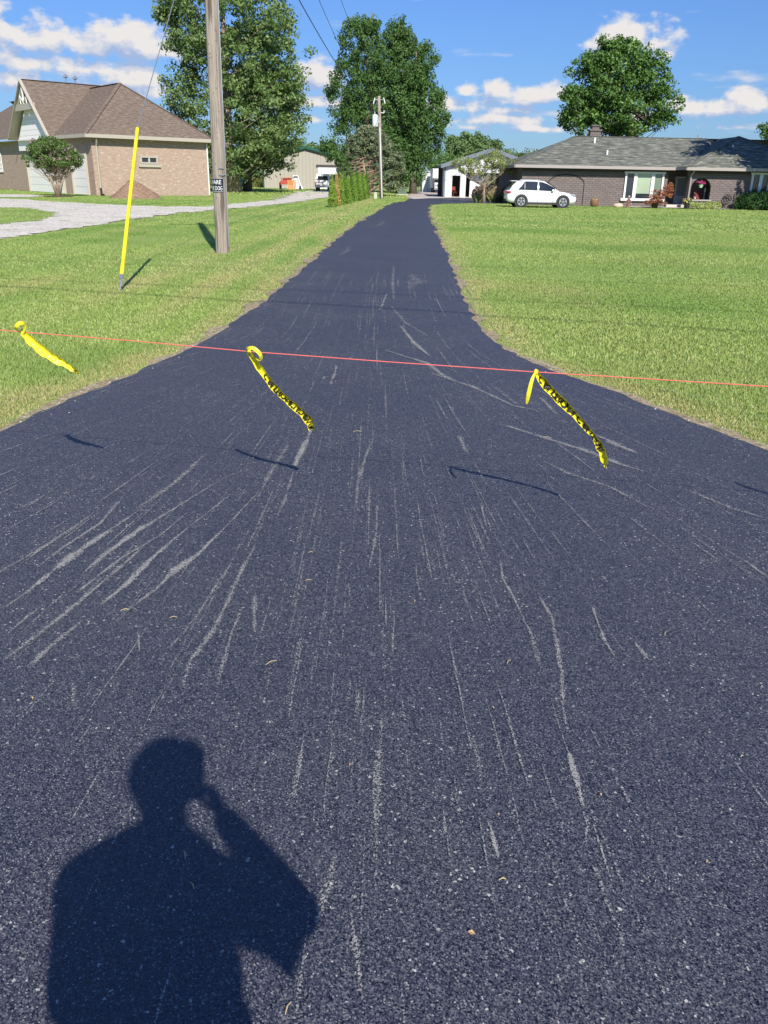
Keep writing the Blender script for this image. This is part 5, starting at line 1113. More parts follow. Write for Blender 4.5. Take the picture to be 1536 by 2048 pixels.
# ------------------------------------------------------------------ farm machinery by the barn
YF = 124.
def pixbox(m, p0, p1, q0, q1, Y, d): a = at(p0, q1, Y); b = at(p1, q0, Y); m.box(((a[0]+b[0])/2, Y, (a[2]+b[2])/2), (b[0]-a[0], d, b[2]-a[2]))
REDM = plain('faded_red_paint', (.42, .07, .04), .55, var=.3); ORG = plain('orange_paint', (.62, .27, .09), .5); GRY = plain('grey_implement_paint', (.28, .30, .33), .5, .3)
c = at(576, 377, YF); t = thing('farm_machine', (c[0], YF, 0), 'faded red farm machine parked against the tan barn wall', 'farm machine'); zb = 0
mb = MB(); X_ = c[0]; mb.box((X_, YF, .9), (1.9, 1.6, .5)); mb.box((X_-.1, YF, 1.28), (1.1, 1.2, .4)); mb.build('body', REDM, t)
mb = MB()
for k in range(5): mb.bar((X_-.9+k*.42, YF-.8, .6), (X_-.7+k*.42, YF-.85, 1.5), .06)
mb.bar((X_-1, YF-.8, 1.45), (X_+.9, YF-.8, 1.55), .07); mb.build('frame', REDM, t)
for s_ in (-1, 1): mb = MB(); mb.lathe((X_+s_*1.05, YF, .48), [(0, -.14), (.48, -.12), (.48, .12), (0, .14)], 18, 'X'); mb.build('wheel', RUB, t)
c = at(583.5, 378, YF-1.4); t = thing('loading_ramp', (c[0], YF-1.4, 0), 'bright orange slatted ramp leaning on the red machine', 'ramp'); mb = MB(); x = c[0]
for k in range(7): f = k/6; mb.box((x, YF-1.5+f*.45, .1+f*1.05), (1.1, .05, .13))
mb.build('slats', ORG, t); mb = MB()
for s_ in (-1, 1): mb.bar((x+s_*.55, YF-1.52, 0), (x+s_*.55, YF-1.05, 1.25), .07)
mb.build('rails', ORG, t)
c = at(598, 377, YF-1); t = thing('mower_deck', (c[0], YF-1, 0), 'grey and white implement leaning right of the orange ramp', 'farm implement'); mb = MB(); x = c[0]
mb.bar((x-.4, YF-1, .05), (x-.55, YF-.5, 1.45), 1.0, .2); mb.build('deck', GRY, t); mb = MB(); mb.bar((x+.35, YF-1.1, .05), (x-.25, YF-.6, 1.5), .12, .4); mb.bar((x+.6, YF-1.2, .1), (x-.1, YF-.7, 1.2), .1); mb.build('arm', WHITE, t); mb = MB(); mb.lathe((x+.2, YF-1.3, .25), [(0, -.1), (.25, -.1), (.25, .1), (0, .1)], 14, 'X'); mb.build('wheel', RUB, t)
# propane tank behind the cottonwood
Y = 108.; a, b_ = at(446, 372, Y), at(493, 372, Y); t = thing('propane_tank', ((a[0]+b_[0])/2, Y, 0), 'pale blue-white propane tank lying behind the cottonwood trunk', 'propane tank'); r = .62; zc = .95; mb = MB(); L = b_[0]-a[0]
mb.lathe((a[0], Y, zc), [(0, 0), (r*.5, .08), (r*.86, .3), (r, .6), (r, L-.6), (r*.86, L-.3), (r*.5, L-.08), (0, L)], 24, 'X'); mb.build('tank', plain('tank_paint', (.62, .68, .76), .4), t, smooth=True)
mb = MB(); mb.lathe(((a[0]+b_[0])/2, Y, zc+r-.02), [(.2, 0), (.2, .2), (.16, .26), (0, .27)], 12); mb.build('valve_cover', STEEL, t)
for f in (.25, .75): mb = MB(); mb.box((a[0]+L*f, Y, .2), (.2, .9, .4)); mb.build('saddle', CONC, t)

# ------------------------------------------------------------------ utility poles, guy, wires
def lerp(a, b, t): return np.array(a)*(1-t)+np.array(b)*t
pb = g(445, 503); lean_x = .10
ptop = np.array([pb[0]+lean_x, pb[1]+.05, 9.75])
pole = thing('utility_pole', tuple(pb), 'near weathered grey wooden utility pole standing in the left lawn', 'utility pole')
mb = MB(); n = 16; 
for i in range(26):
    f = i/25; c = lerp(pb-np.array([0, 0, .1]), ptop, f); r = .158*(1-f)+.115*f
    for j in range(n): a = 2*PI*j/n; rr = r*(1+.035*math.sin(5*a+f*4)+random.gauss(0, .006)); mb.v.append((c[0]+math.cos(a)*rr, c[1]+math.sin(a)*rr, c[2]))
for i in range(25):
    for j in range(n): q = i*n; mb.f.append((q+j, q+(j+1) % n, q+n+(j+1) % n, q+n+j)); mb.uv.append([(0, 0)]*4); mb.mi.append(0)
mb.f.append(tuple(25*n+j for j in range(n))); mb.uv.append([(0, 0)]*n); mb.mi.append(0); mb.build('pole', POLE, pole)
def pole_r(z): return .158+(.115-.158)*z/9.75
def pole_c(z): return lerp(pb, ptop, z/9.75)
def polept(z, ang, off=.0): c = pole_c(z); r = pole_r(z)+off; return (c[0]+math.cos(ang)*r, c[1]+math.sin(ang)*r, z)
mb = MB(); z = at(447, 350, pb[1])[2]
for zz in (z, z+.14): mb.box((polept(zz, R(-60), .01)), (.10, .03, .025), R(30))
mb.tube([polept(z+.0, R(-20)+a, .008) for a in np.linspace(-.6, 1.2, 8)], .012, 5, cap=False); mb.build('cable_clamp', STEEL, pole)
mb = MB(); mb.tube([polept(zz, R(-15), .012) for zz in np.linspace(.1, 9.4, 14)], .011, 5); mb.build('ground_wire', STEEL, pole)
rn_ = random.Random(3)
mb = MB()
for k in range(26): zz = rn_.uniform(.4, 6); mb.blob(polept(zz, R(rn_.uniform(-125, -50)), .004), (.012, .01, .014), 5, 4)
nh = mb.build('nail_heads', STEEL, pole); nh['kind'] = 'stuff'
cz = [9.0]
mb = MB(); cc = pole_c(8.9); mb.box((cc[0], cc[1]-.17, 8.9), (2.2, .1, .12)); mb.build('crossarm', POLE, pole)
for s_ in (-1., -.35, .35, 1.): mb = MB(); mb.lathe((cc[0]+s_, cc[1]-.17, 8.96), [(.03, 0), (.05, .06), (.035, .1), (.05, .14), (.02, .2), (0, .2)], 10); mb.build('insulator', plain('porcelain', (.5, .45, .4), .3), pole)
# sign wrapped round the pole: its right half faces us
zt_, zb_ = at(434, 356, pb[1])[2], at(434, 384, pb[1])[2]; sw = .46; rr = pole_r(1.3)+.010
aR = R(-50); 
def sg(u, v, off=0.): ang = aR-(1-u)*sw/rr; z = zb_+(zt_-zb_)*v; c = pole_c(z); r = rr+off; return (c[0]+math.cos(ang)*r, c[1]+math.sin(ang)*r, z)
sgn = thing('warning_sign', tuple(sg(.6, .5)), 'black sign with white BEWARE OF THE DOG lettering wrapped on the near utility pole', 'sign'); mb = MB(); N_ = 16
for i in range(N_): mb.face([sg(i/N_, 0), sg((i+1)/N_, 0), sg((i+1)/N_, 1), sg(i/N_, 1)]); mb.face([sg(i/N_, 0, -.004), sg((i+1)/N_, 0, -.004), sg((i+1)/N_, 1, -.004), sg(i/N_, 1, -.004)][::-1])
mb.build('sign_board', plain('sign_black', (.012, .014, .03), .35), sgn)
def lettering(txt, u0, u1, v0, v1, bold=.0):
    V_, F_ = text_geo(txt); me = bpy.data.meshes.new('lettering'); vs = []
    for dx in ((-.002, .002) if bold else (0,)): vs += [sg(u0+(u1-u0)*p[0]+dx, v0+(v1-v0)*p[1], .002+.0008*(dx != 0)+.0004*(dx > 0)) for p in V_]
    fs = []; k = len(V_)
    for q in range(len(vs)//k): fs += [tuple(i+q*k for i in f) for f in F_]
    me.from_pydata(vs, [], fs); me.materials.append(WHITE); link('lettering', me, sgn)
lettering('BEWARE', .06, .90, .56, .86, 1); lettering('OF THE DOG', .05, .94, .13, .43, 1)
mb = MB()
for v in (.03, .955):
    for i in range(N_): mb.face([sg(.02+.96*i/N_, v, .0022), sg(.02+.96*(i+1)/N_, v, .0022), sg(.02+.96*(i+1)/N_, v+.018, .0022), sg(.02+.96*i/N_, v+.018, .0022)])
mb.build('border_line', WHITE, sgn)
# guy wire with yellow guard
ga = g(240, 580); gtop = pole_c(6.9); gd_ = (gtop-ga); Lg = np.linalg.norm(gd_); gdn = gd_/Lg
G2 = meet((303, 515), (275, 256)); gdn = (G2-ga)/np.linalg.norm(G2-ga); Lgu = np.linalg.norm(G2-ga)
guy = thing('guy_wire', tuple(ga), 'steel guy wire sleeved in a bright yellow plastic guard, anchored in the left lawn', 'guy wire')
mb = MB(); tt = (pb[1]-.1-ga[1])/gdn[1]; gend = ga+gdn*tt; gend2 = np.array([pole_c(gend[2])[0], pole_c(gend[2])[1]-.1, gend[2]]); mb.tube([ga, ga+gdn*Lgu, gend2], .008, 5); mb.build('wire', STEEL, guy)
mb = MB(); g0 = ga+gdn*.28; ge = ga+gdn*Lgu; mb.tube([g0, g0+gdn*.03, ge-gdn*.02, ge], [.025, .031, .030, .024], 12); YEL = plain('yellow_plastic', (.82, .66, .02), .38, var=.05); mb.build('guard', YEL, guy, smooth=True)
mb = MB(); mb.tube([ga-gdn*.05, ga+gdn*.3], .011, 6); mb.tube([ga+gdn*.06+np.array([.012, 0, 0]), ga+gdn*.2+np.array([.02, 0, 0])], .009, 6); mb.tube([ga+gdn*.2, ga+gdn*.3], .026, 8); mb.build('anchor_rod', STEEL, guy)
# far pole with transformer
fb = g(763, 397); fY = fb[1]; ft = at(758, 192, fY); fp = thing('utility_pole', tuple(fb), 'far grey utility pole with white transformer beside the driveway', 'utility pole'); 
mb = MB(); mb.tube([fb, lerp(fb, ft, .5), ft], [.17, .145, .12], 12); mb.build('pole', POLE, fp, smooth=True)
c = at(750.5, 242, fY-.25); mb = MB(); mb.lathe((c[0], c[1], c[2]-.45), [(0, 0), (.23, .0), (.25, .05), (.25, .85), (.22, .92), (.12, .97), (0, .98)], 16); tr_ = mb.build('transformer', plain('transformer_paint', (.62, .64, .64), .4), fp, smooth=True)
mb = MB(); mb.lathe((c[0]-.05, c[1], c[2]+.5), [(.04, 0), (.07, .05), (.04, .1), (.07, .15), (.03, .22), (0, .24)], 10); mb.build('bushing', plain('porcelain_grey', (.4, .4, .4), .3), tr_)
mb = MB(); mb.box((c[0]+.27, c[1]+.1, c[2]+.1), (.12, .1, .5)); mb.build('bracket', STEEL, tr_)
for px, py, s_ in ((748, 202, -1), (769, 202, 1)):
    q = at(px, py, fY-.1); mb = MB(); mb.tube([q+np.array([-.08*s_, 0, .25]), q+np.array([.05*s_, 0, -.2])], .045, 8); mb.build('cutout_fuse', WHITE, fp); mb = MB(); p0 = at(759, 200, fY); mb.bar(tuple(p0), tuple(q+np.array([0, 0, .15])), .05); mb.build('crossarm', STEEL, fp)
mb = MB(); q0 = at(768, 226, fY-.1); mb.bar(tuple(at(759, 225, fY)), tuple(q0), .05); mb.lathe(tuple(q0), [(.03, 0), (.06, .05), (.03, .1), (.06, .16), (0, .2)], 8); mb.build('side_bracket', WHITE, fp)
mb = MB(); mb.tube([at(755, 200, fY-.15), at(750, 215, fY-.3), at(749, 232, fY-.25)], .02, 5); mb.build('drop_lead', STEEL, fp)
mb = MB(); mb.tube([at(759.5, 255, fY-.2), at(764, 396, fY-.2)], .055, 8); mb.build('conduit', plain('pale_conduit', (.62, .62, .58), .5), fp)
WIRE = plain('wire_black', (.03, .03, .035), .6)
def wire(name, a, b, sag, r, label, cat='cable', group=None):
    mb = MB(); a = np.array(a, float); b = np.array(b, float); pts = [a*(1-t)+b*t-np.array([0, 0, 4*sag*t*(1-t)]) for t in np.linspace(0, 1, 33)]; mb.tube(pts, r, 5); return tag(mb.build(name, WIRE), label, cat, group)
cA = pole_c(8.95)
wire('overhead_wire', cA+np.array([.35, 0, .2]), at(748, 196, fY), 1.15, .011, 'upper left of the thin overhead wires running from near pole to far pole', 'wire', 'overhead wires')
wire('overhead_wire', cA+np.array([1.0, 0, .2]), at(769, 196, fY), .8, .009, 'rightmost thin overhead wire running to the far pole', 'wire', 'overhead wires')
wire('overhead_wire', pole_c(7.7)+np.array([.16, 0, 0]), at(759, 232, fY), .85, .017, 'thicker dark service cable lowest of the wires to the far pole', 'wire', 'overhead wires')
wire('overhead_wire', at(759, 232, fY), (gcx+1.5, YG+1, gpz+.2), .8, .013, 'thin service wire from the far pole over the white garage roof', 'wire')
# cables across the road overhead, seen only by their thin shadows on the driveway
for (p, q, hgt, r) in (((525, 603), (940, 628), 6.6, .020), ((560, 580), (925, 596), 7.2, .014), ((600, 540), (905, 551), 8.6, .011), ((625, 525), (900, 531), 9.2, .011)):
    A_ = g(*p); B_ = g(*q); t = hgt/sdir[2]; A_ = A_+sdir*t; B_ = B_+sdir*t; d = (B_-A_)/np.linalg.norm(B_-A_); wire('overhead_wire', A_-d*45, B_+d*45, .0, r, 'high cable crossing above the driveway whose thin shadow lies on the asphalt', 'wire', 'cables crossing high over the driveway')

# ------------------------------------------------------------------ string with caution tape
YT = NT('caution_tape_plastic'); YT.set(YT.mix(YT.noise(30, 3), (.86, .74, .02), (.95, .86, .05)), .35, 0, .5); tr = YT.n('ShaderNodeBsdfTranslucent'); tr.inputs[0].default_value = (.9, .8, .05, 1); ms = YT.n('ShaderNodeMixShader'); ms.inputs[0].default_value = .12; YT.l(YT.b.outputs[0], ms.inputs[1]); YT.l(tr.outputs[0], ms.inputs[2]); YT.l(ms.outputs[0], YT.out.inputs[0]); YT.bump(YT.noise(60, 3), .5, .004); YT = YT.m
INK = plain('tape_ink', (.015, .015, .012), .5)
S1 = at(45, 664, 4.05); S2 = at(498, 703, 3.86); S3 = at(1072, 744, 3.64)
sa = at(0, 660, 4.07); sb = at(1536, 773, 3.46)
def ext(a, b, L): d = (b-a)/np.linalg.norm(b-a); return b+d*L
E0 = ext(S1, sa, 2.6); E1 = ext(S3, sb, 2.0)
srt = MB(); pts = []
seq = [E0, sa, S1, at(270, 682, 3.95), S2, at(780, 724, 3.76), S3, at(1300, 758, 3.55), sb, E1]
for i in range(len(seq)-1):
    for j in range(6): pts.append(lerp(seq[i], seq[i+1], j/6))
pts.append(seq[-1]); srt.tube(pts, .0021, 5); tag(srt.build('barrier_string', plain('orange_pink_twine', (.80, .16, .13), .6, var=.15, scale=40)), 'thin orange-pink string stretched low across the whole driveway', 'string')
for E_, lab in ((E0, 'wooden stake holding the left end of the orange string'), (E1, 'wooden stake holding the right end of the orange string')):
    mb = MB(); mb.box((E_[0], E_[1], E_[2]/2-.0), (.04, .04, E_[2]+.15)); mb.lathe((E_[0], E_[1], E_[2]+.074), [(.028, 0), (0, .02)], 4); tag(mb.build('wooden_stake', POLE), lab, 'stake')
def crp(P, f):
    k = min(int(f), len(P)-2); t = f-k; p0 = P[max(k-1, 0)]; p1 = P[k]; p2 = P[k+1]; p3 = P[min(k+2, len(P)-1)]
    return .5*((2*p1)+(-p0+p2)*t+(2*p0-5*p1+4*p2-p3)*t*t+(-p0+3*p1-3*p2+p3)*t**3)
def tape(knot, mids, tail, widths, label, tw=0., text=None, loop=None, yref=None, flag=None, rng_text=(.12, .95)):
    P = [np.array(p) for p in [knot]+mids+[tail]]; n = 40; Q = []; W_ = []
    cum = np.linspace(0, 1, len(P))
    for i in range(n+1):                         # smooth catmull-rom
        f = i/n*(len(P)-1); k = min(int(f), len(P)-2); t = f-k; p0 = P[max(k-1, 0)]; p1 = P[k]; p2 = P[k+1]; p3 = P[min(k+2, len(P)-1)]
        Q.append(.5*((2*p1)+(-p0+p2)*t+(2*p0-5*p1+4*p2-p3)*t*t+(-p0+3*p1-3*p2+p3)*t**3)); W_.append((1.15+.12*math.sin(i*.8+knot[0]*7))*np.interp(i/n, np.linspace(0, 1, len(widths)), widths))
    root = thing('caution_tape', tuple(knot), label, 'caution tape', 'caution tape streamers tied to the string')
    Nn = []
    for i in range(n+1):
        t = Q[min(i+1, n)]-Q[max(i-1, 0)]; t /= np.linalg.norm(t); v = Q[i]-CAM; v /= np.linalg.norm(v); s = np.cross(t, v); s /= np.linalg.norm(s); ang = tw*(i/n)+.25; w = s*math.cos(ang)+np.cross(t, s)*math.sin(ang); Nn.append((w, np.cross(w, t)/1.))
    mb = MB(); K = 6
    def sp(i, u, off=0.):
        f = min(max(i, 0), n); a = int(min(f, n-1)); t = f-a; c = Q[a]*(1-t)+Q[a+1]*t; w, nn = Nn[a] if t < .5 else Nn[min(a+1, n)]; ww = (W_[a]*(1-t)+W_[a+1]*t)
        fold = .75*ww*(abs(u)**2)+.003*math.sin(f*1.7+u*4+knot[0])+.0006*math.sin(f*4.1-u*7); return c+w*ww*u+nn*(-fold+off)
    for i in range(n):
        for j in range(K): u0_ = -1+2*j/K; u1_ = -1+2*(j+1)/K; mb.face([sp(i, u0_), sp(i+1, u0_), sp(i+1, u1_), sp(i, u1_)])
    # ragged torn end
    e = sp(n, 0); t = Q[n]-Q[n-1]; t /= np.linalg.norm(t)
    for j in range(K): mb.face([sp(n, -1+2*j/K), sp(n, -1+2*(j+.5)/K)+t*.012*random.uniform(.3, 1.3), sp(n, -1+2*(j+1)/K)])
    tp = mb.build('streamer', YT, root, smooth=True)
    # the knot and its loop
    mb = MB()
    if loop: mb2 = MB(); L_ = [np.array(p) for p in loop]; ws = [.010, .016, .020, .016, .010]; prev = None
    mb.blob(tuple(knot), (.011, .010, .014), 8, 6, .3)
    if loop:
        for i in range(len(L_)-1):
            for s_ in range(4):
                a = crp(L_, i+s_/4); b = crp(L_, i+(s_+1)/4); fa = (i+s_/4)/(len(L_)-1); fb_ = (i+(s_+1)/4)/(len(L_)-1); wa = .003+.006*math.sin(PI*fa); wb = .003+.006*math.sin(PI*fb_); v = a-CAM; v /= np.linalg.norm(v); d = b-a; s = np.cross(d, v); s /= np.linalg.norm(s) or 1; nn = np.array([.3, -.6, .5])*.35
                mb.face([a-s*wa, b-s*wb, b+nn*wb*.4, a+nn*wa*.4]); mb.face([a+nn*wa*.4, b+nn*wb*.4, b+s*wb, a+s*wa])
    mb.build('knot', YT, root, smooth=True)
    if text:
        V_, F_ = text_geo(text); me = bpy.data.meshes.new('lettering'); i0, i1 = rng_text[0]*n, rng_text[1]*n
        vs = [tuple(sp(i0+(i1-i0)*p[0], .72-1.44*p[1] if True else 0, -.0045)) for p in V_]
        vs2 = [tuple(sp(i0+(i1-i0)*p[0]+.15, .72-1.44*p[1], -.0027)) for p in V_]; k = len(vs)
        vs3 = [tuple(sp(i0+(i1-i0)*p[0], .72-1.44*p[1], .0045)) for p in V_]
        vs4 = [tuple(sp(i0+(i1-i0)*p[0]+.28, .85-1.7*p[1], -.0050)) for p in V_]; me.from_pydata(vs+vs3+vs4, [], [tuple(f) for f in F_]+[tuple(i+k for i in f) for f in F_]+[tuple(i+2*k for i in f) for f in F_]); me.materials.append(INK); link('lettering', me, tp)
    return root
def dep(p, px, py): return at(px, py, p[1])
T1 = meet((209, 897), (158, 745)); T2 = meet((592, 940), (625, 857)); T3 = meet((1113, 992), (1212, 932))
def mids(A_, B_, pix): return [at(px, py, A_[1]*(1-f)+B_[1]*f) for f, px, py in pix]
tape(S1, mids(S1, T1, [(.25, 63, 680), (.5, 95, 705), (.8, 135, 728)]), T1, [.009, .017, .021, .020, .014, .008], 'leftmost caution tape streamer, plain yellow, blowing over the grass edge', .5, 'CAUTION', [at(37, 663, 4.04), at(31, 655, 4.0), at(40, 646, 4.0), at(50, 650, 4.02), at(46, 668, 4.04)], rng_text=(.86, 1.))
tape(S2, mids(S2, T2, [(.2, 520, 735), (.45, 553, 778), (.7, 590, 812), (.9, 618, 838)]), T2, [.010, .013, .015, .0145, .016, .020, .014], 'middle caution tape streamer with black lettering, hanging over the asphalt', .25, 'CAUTIONCUIDADO CAU', [at(494, 703, 3.85), at(494, 698, 3.82), at(506, 696, 3.80), at(520, 708, 3.80), at(521, 720, 3.82), at(512, 716, 3.84)], rng_text=(.26, .99))
tape(S3, mids(S3, T3, [(.2, 1098, 775), (.42, 1135, 812), (.62, 1172, 852), (.8, 1198, 885), (.93, 1210, 912)]), T3, [.008, .017, .017, .0135, .011, .017, .018, .006], 'rightmost visible caution tape streamer, longest, with lettering and a short second tail', .4, 'CAUTION CAUTION', [at(1071, 744, 3.63), at(1064, 760, 3.60), at(1058, 785, 3.60), at(1055, 800, 3.61), at(1053, 808, 3.62)], rng_text=(.06, .74))
S4 = g(1468, 968)+sdir*1.30; T4 = g(1545, 993)+sdir*1.0
tape(S4, [lerp(S4, T4, .5)+np.array([0, 0, -.01])], T4, [.009, .018, .015, .009], 'caution tape streamer off the right edge, known by its shadow on the asphalt', .4, 'CAUTION')

# ------------------------------------------------------------------ straw and leaf bits on the asphalt
STRAW = plain('dry_straw', (.55, .42, .20), .8); LEAFM = plain('dry_leaf', (.46, .30, .16), .7)
for (px, py, L, a, kind_) in ((543, 1334, .045, .9, 0), (1017, 1332, .03, .6, 0), (715, 868, .06, 1.5, 0), (1412, 1735, .014, 1.2, 1), (942, 1878, .03, 1.9, 1), (577, 2028, .030, .3, 0), (1200, 1600, .018, 0, 1), (996, 1640, .014, 2.5, 1), (348, 1243, .03, 1.4, 0), (1095, 880, .05, 2., 0), (985, 1424, .012, 2.6, 0), (622, 1112, .02, 1.3, 0), (370, 1720, .03, 2.8, 0), (385, 1782, .025, 2.5, 0), (1482, 1522, .012, 1, 0), (700, 1540, .014, .5, 1), (617, 1168, .025, 1.3, 0), (250, 1228, .03, 1.2, 0), (1330, 1275, .03, .5, 0), (830, 1210, .02, .2, 0), (66, 1405, .02, 2.6, 0), (1004, 1770, .018, 1.4, 0)):
    p = g(px, py); d = np.array([math.sin(a), math.cos(a), 0]); q = np.array([-d[1], d[0], 0]); mb = MB()
    if kind_ == 0:
        mb.tube([p-d*L/2+np.array([0, 0, .018]), p+q*L*.08+np.array([0, 0, .022]), p+d*L/2+np.array([0, 0, .018])], [.0011, .0014, .0009], 4)
        if random.random() < .5: mb.tube([p+np.array([0, 0, .021]), p+d*L*.3+q*L*.25+np.array([0, 0, .02])], .0009, 4)
        tag(mb.build('straw', STRAW), 'thin tan bit of dry straw lying on the asphalt', 'straw', 'dry straw bits on the asphalt')
    else:
        L *= .6; z = np.array([0, 0, .021]); mb.face([p-d*L/2+z, p+q*L*.25+z+np.array([0, 0, .004]), p+d*L/2+z, p-q*L*.25+z+np.array([0, 0, .003])]); mb.face([p-d*L/2+z*.9, p-q*L*.25+z*.9, p+d*L/2+z*.9, p+q*L*.25+z*.9]); tag(mb.build('dry_leaf', LEAFM), 'small curled orange-tan dry leaf lying on the asphalt', 'leaf', 'dry leaf bits on the asphalt')

# ------------------------------------------------------------------ utility boxes
GB = plain('utility_green', (.10, .15, .10), .5); LG = plain('pale_green_box', (.42, .50, .36), .5)
p = g(751, 397.5); mb = MB(); mb.box((p[0], p[1], .24), (.26, .22, .48)); mb.box((p[0], p[1], .50), (.30, .26, .06)); mb.box((p[0], p[1]-.115, .3), (.2, .01, .3)); t = tag(mb.build('utility_pedestal', LG), 'small pale green utility pedestal at the foot of the far pole', 'utility box')
p = g(804, 390); p[1] -= 0; Y = p[1]; t = thing('pad_transformer', tuple(p), 'dark green pad transformer box on bare soil under the maples', 'transformer box'); mb = MB(); mb.box((p[0], Y+.5, .42), (1.0, .9, .72)); mb.box((p[0], Y+.45, .80), (1.06, 1.0, .08)); o = mb.build('cabinet', GB, t); mb = MB(); mb.box((p[0], Y+.5, .04), (1.3, 1.2, .1)); mb.build('pad', CONC, t)
mb = MB(); mb.box((p[0]+.02, Y+.04, .45), (.02, .03, .6)); mb.box((p[0]+.1, Y+.03, .5), (.05, .04, .14)); mb.build('door_handle', DARKM, t)

# ------------------------------------------------------------------ in front of the grey-roofed house
p = at(1188, 411, 63.8); p[2] = 0; t = thing('barrel_planter', tuple(p), 'rust-brown round planter standing on the grass before the blind arch', 'planter'); mb = MB(); mb.lathe(tuple(p), [(.0, 0), (.22, 0), (.27, .12), (.30, .28), (.28, .42), (.25, .48), (.22, .46), (.20, .40), (0, .38)], 18); mb.build('pot', plain('rusty_brown', (.20, .10, .05), .7, var=.35, scale=6), t, smooth=True)
P = np.array([[p[0], p[1], .46]]); V, Fc = leaves(P, np.array([.2]), 120, .06, .35, 3); npmesh('dry_plant', V, Fc, ORGL, t)
p = at(1236, 413, 63.4); p[2] = 0; mb = MB(); random.seed(4); mb.blob((p[0], p[1], .1), (.38, .25, .17), 14, 9, .12); tag(mb.build('boulder', plain('tan_stone', (.55, .42, .32), .85, var=.2), smooth=True), 'flat pinkish tan boulder on the grass left of the picture window', 'boulder')
# little garden figure with pink flowers
p = at(1256, 413, 63.2); p[2] = 0; t = thing('garden_figurine', tuple(p), 'small brown garden figurine with a pale head among pink flowers', 'garden figurine'); mb = MB(); mb.lathe(tuple(p), [(.14, 0), (.12, .1), (.09, .3), (.13, .45), (.10, .56), (.05, .62)], 12); mb.tube([p+np.array([-.1, 0, .5]), p+np.array([-.2, -.05, .32])], .04, 6); mb.tube([p+np.array([.1, 0, .5]), p+np.array([.2, -.05, .34])], .04, 6); mb.build('figure', plain('figurine_brown', (.22, .10, .07), .7), t); mb = MB(); mb.blob(tuple(p+np.array([0, 0, .72])), (.07, .07, .09), 10, 7); mb.build('head', plain('figurine_pale', (.55, .42, .36), .7), t)
P, _ = in_blobs(14, [(p[0], p[1], .3, .3, .2, .22)], 4); V, Fc = leaves(P, np.full(14, .1), 16, .035, 1, 4); npmesh('flowers', V, Fc, mat_leaf('pale_pink_flower', (.45, .25, .26), (.6, .42, .42), (.7, .6, .55), .6, .2, .1), t)
# potted japanese maple
p = at(1309, 416, 62.6); p[2] = 0; t = thing('potted_maple', tuple(p), 'red-leaved japanese maple in a dark pot by the entry', 'potted tree'); mb = MB(); mb.lathe(tuple(p), [(0, 0), (.18, 0), (.27, .3), (.29, .34), (.25, .34), (.22, .28), (0, .28)], 16); mb.build('pot', plain('dark_green_pot', (.015, .03, .02), .4), t, smooth=True)
bl = [pblob(1312, 402, 24, 9, 62.6), pblob(1330, 385, 22, 14, 62.6), pblob(1318, 392, 24, 10, 62.6), pblob(1300, 404, 14, 6, 62.6), pblob(1341, 376, 10, 10, 62.6)]; P, _ = in_blobs(150, bl, 61, .4); V, Fc = leaves(P, np.full(len(P), .16), 24, .05, .45, 6, .2, .4, .5); npmesh('crown', V, Fc, REDL, t)
mb = MB(); b = p+np.array([0, 0, .28])
for k in range(9): e = P[k*15]; mb.tube([b, lerp(b, e, .5)+np.array([0, 0, .1]), e], [.035, .02, .006], 5)
mb.build('trunk', BARK, t)
# yellow flower pot by the step
p = at(1373, 417, 62.7); p[2] = 0; t = thing('flower_pot', tuple(p), 'dark pot of yellow flowers left of the lime-green plants', 'flower pot'); mb = MB(); mb.lathe(tuple(p), [(0, 0), (.16, 0), (.2, .3), (.17, .3), (0, .27)], 14); mb.build('pot', plain('dark_pot', (.02, .02, .02), .5), t)
P, _ = in_blobs(16, [(p[0], p[1], .5, .28, .22, .2)], 6); V, Fc = leaves(P, np.full(16, .1), 20, .045, 1, 4); npmesh('foliage', V, Fc, YEWL, t); P, _ = in_blobs(12, [(p[0], p[1]-.05, .55, .28, .22, .2)], 8, .1); V, Fc = leaves(P, np.full(12, .05), 9, .045, 1, 5); npmesh('flowers', V, Fc, mat_leaf('yellow_flower', (.6, .45, .05), (.75, .6, .12), (.8, .7, .3), .5, .2, .1), t)
# lime plants: row of clumps
for k in range(7):
    px = 1382+k*8.6; p = at(px, 419, 62.9); p[2] = 0; r_ = np.random.default_rng(300+k); P, _ = in_blobs(26, [(p[0], p[1], .24, .24, .24, .24)], 300+k, .4); t = thing('hosta', tuple(p), 'lime-green plant clump in the bed under the arched opening, one of a close row', 'plant', 'lime-green plants in the bed under the arch'); V, Fc = leaves(P, np.full(len(P), .10), 12, .05, 1, 310+k, -.3, .35); npmesh('foliage', V, Fc, LIML, t)
# black metal ornament against the wall
p = at(1450, 418, YW-.25); mb = MB(); c = np.array([p[0], YW-.2, 0.])
def cr_pts(f): return [tuple(c+np.array(q)) for q in f]
mb.tube(cr_pts([(-.35, 0, 0), (-.2, 0, .2), (0, 0, .32), (.12, 0, .55), (.3, 0, .75), (.2, 0, .95)]), .03, 6); mb.tube(cr_pts([(.3*math.cos(a)+.08, 0, .68+.22*math.sin(a)) for a in np.linspace(0, 6.5, 22)]), .028, 6, cap=False); mb.tube(cr_pts([(.18*math.cos(a)-.02, 0, .70+.30*math.sin(a)) for a in np.linspace(1, 6.8, 18)]), .025, 6, cap=False); mb.tube(cr_pts([(0, 0, .32), (-.05, 0, .1), (.08, 0, 0)]), .03, 6); mb.tube(cr_pts([(-.1, 0, .5), (.0, 0, .9), (.12, 0, 1.05)]), .02, 6)
tag(mb.build('metal_ornament', DARKM), 'curly black metal ornament leaning on the wing wall', 'garden ornament')
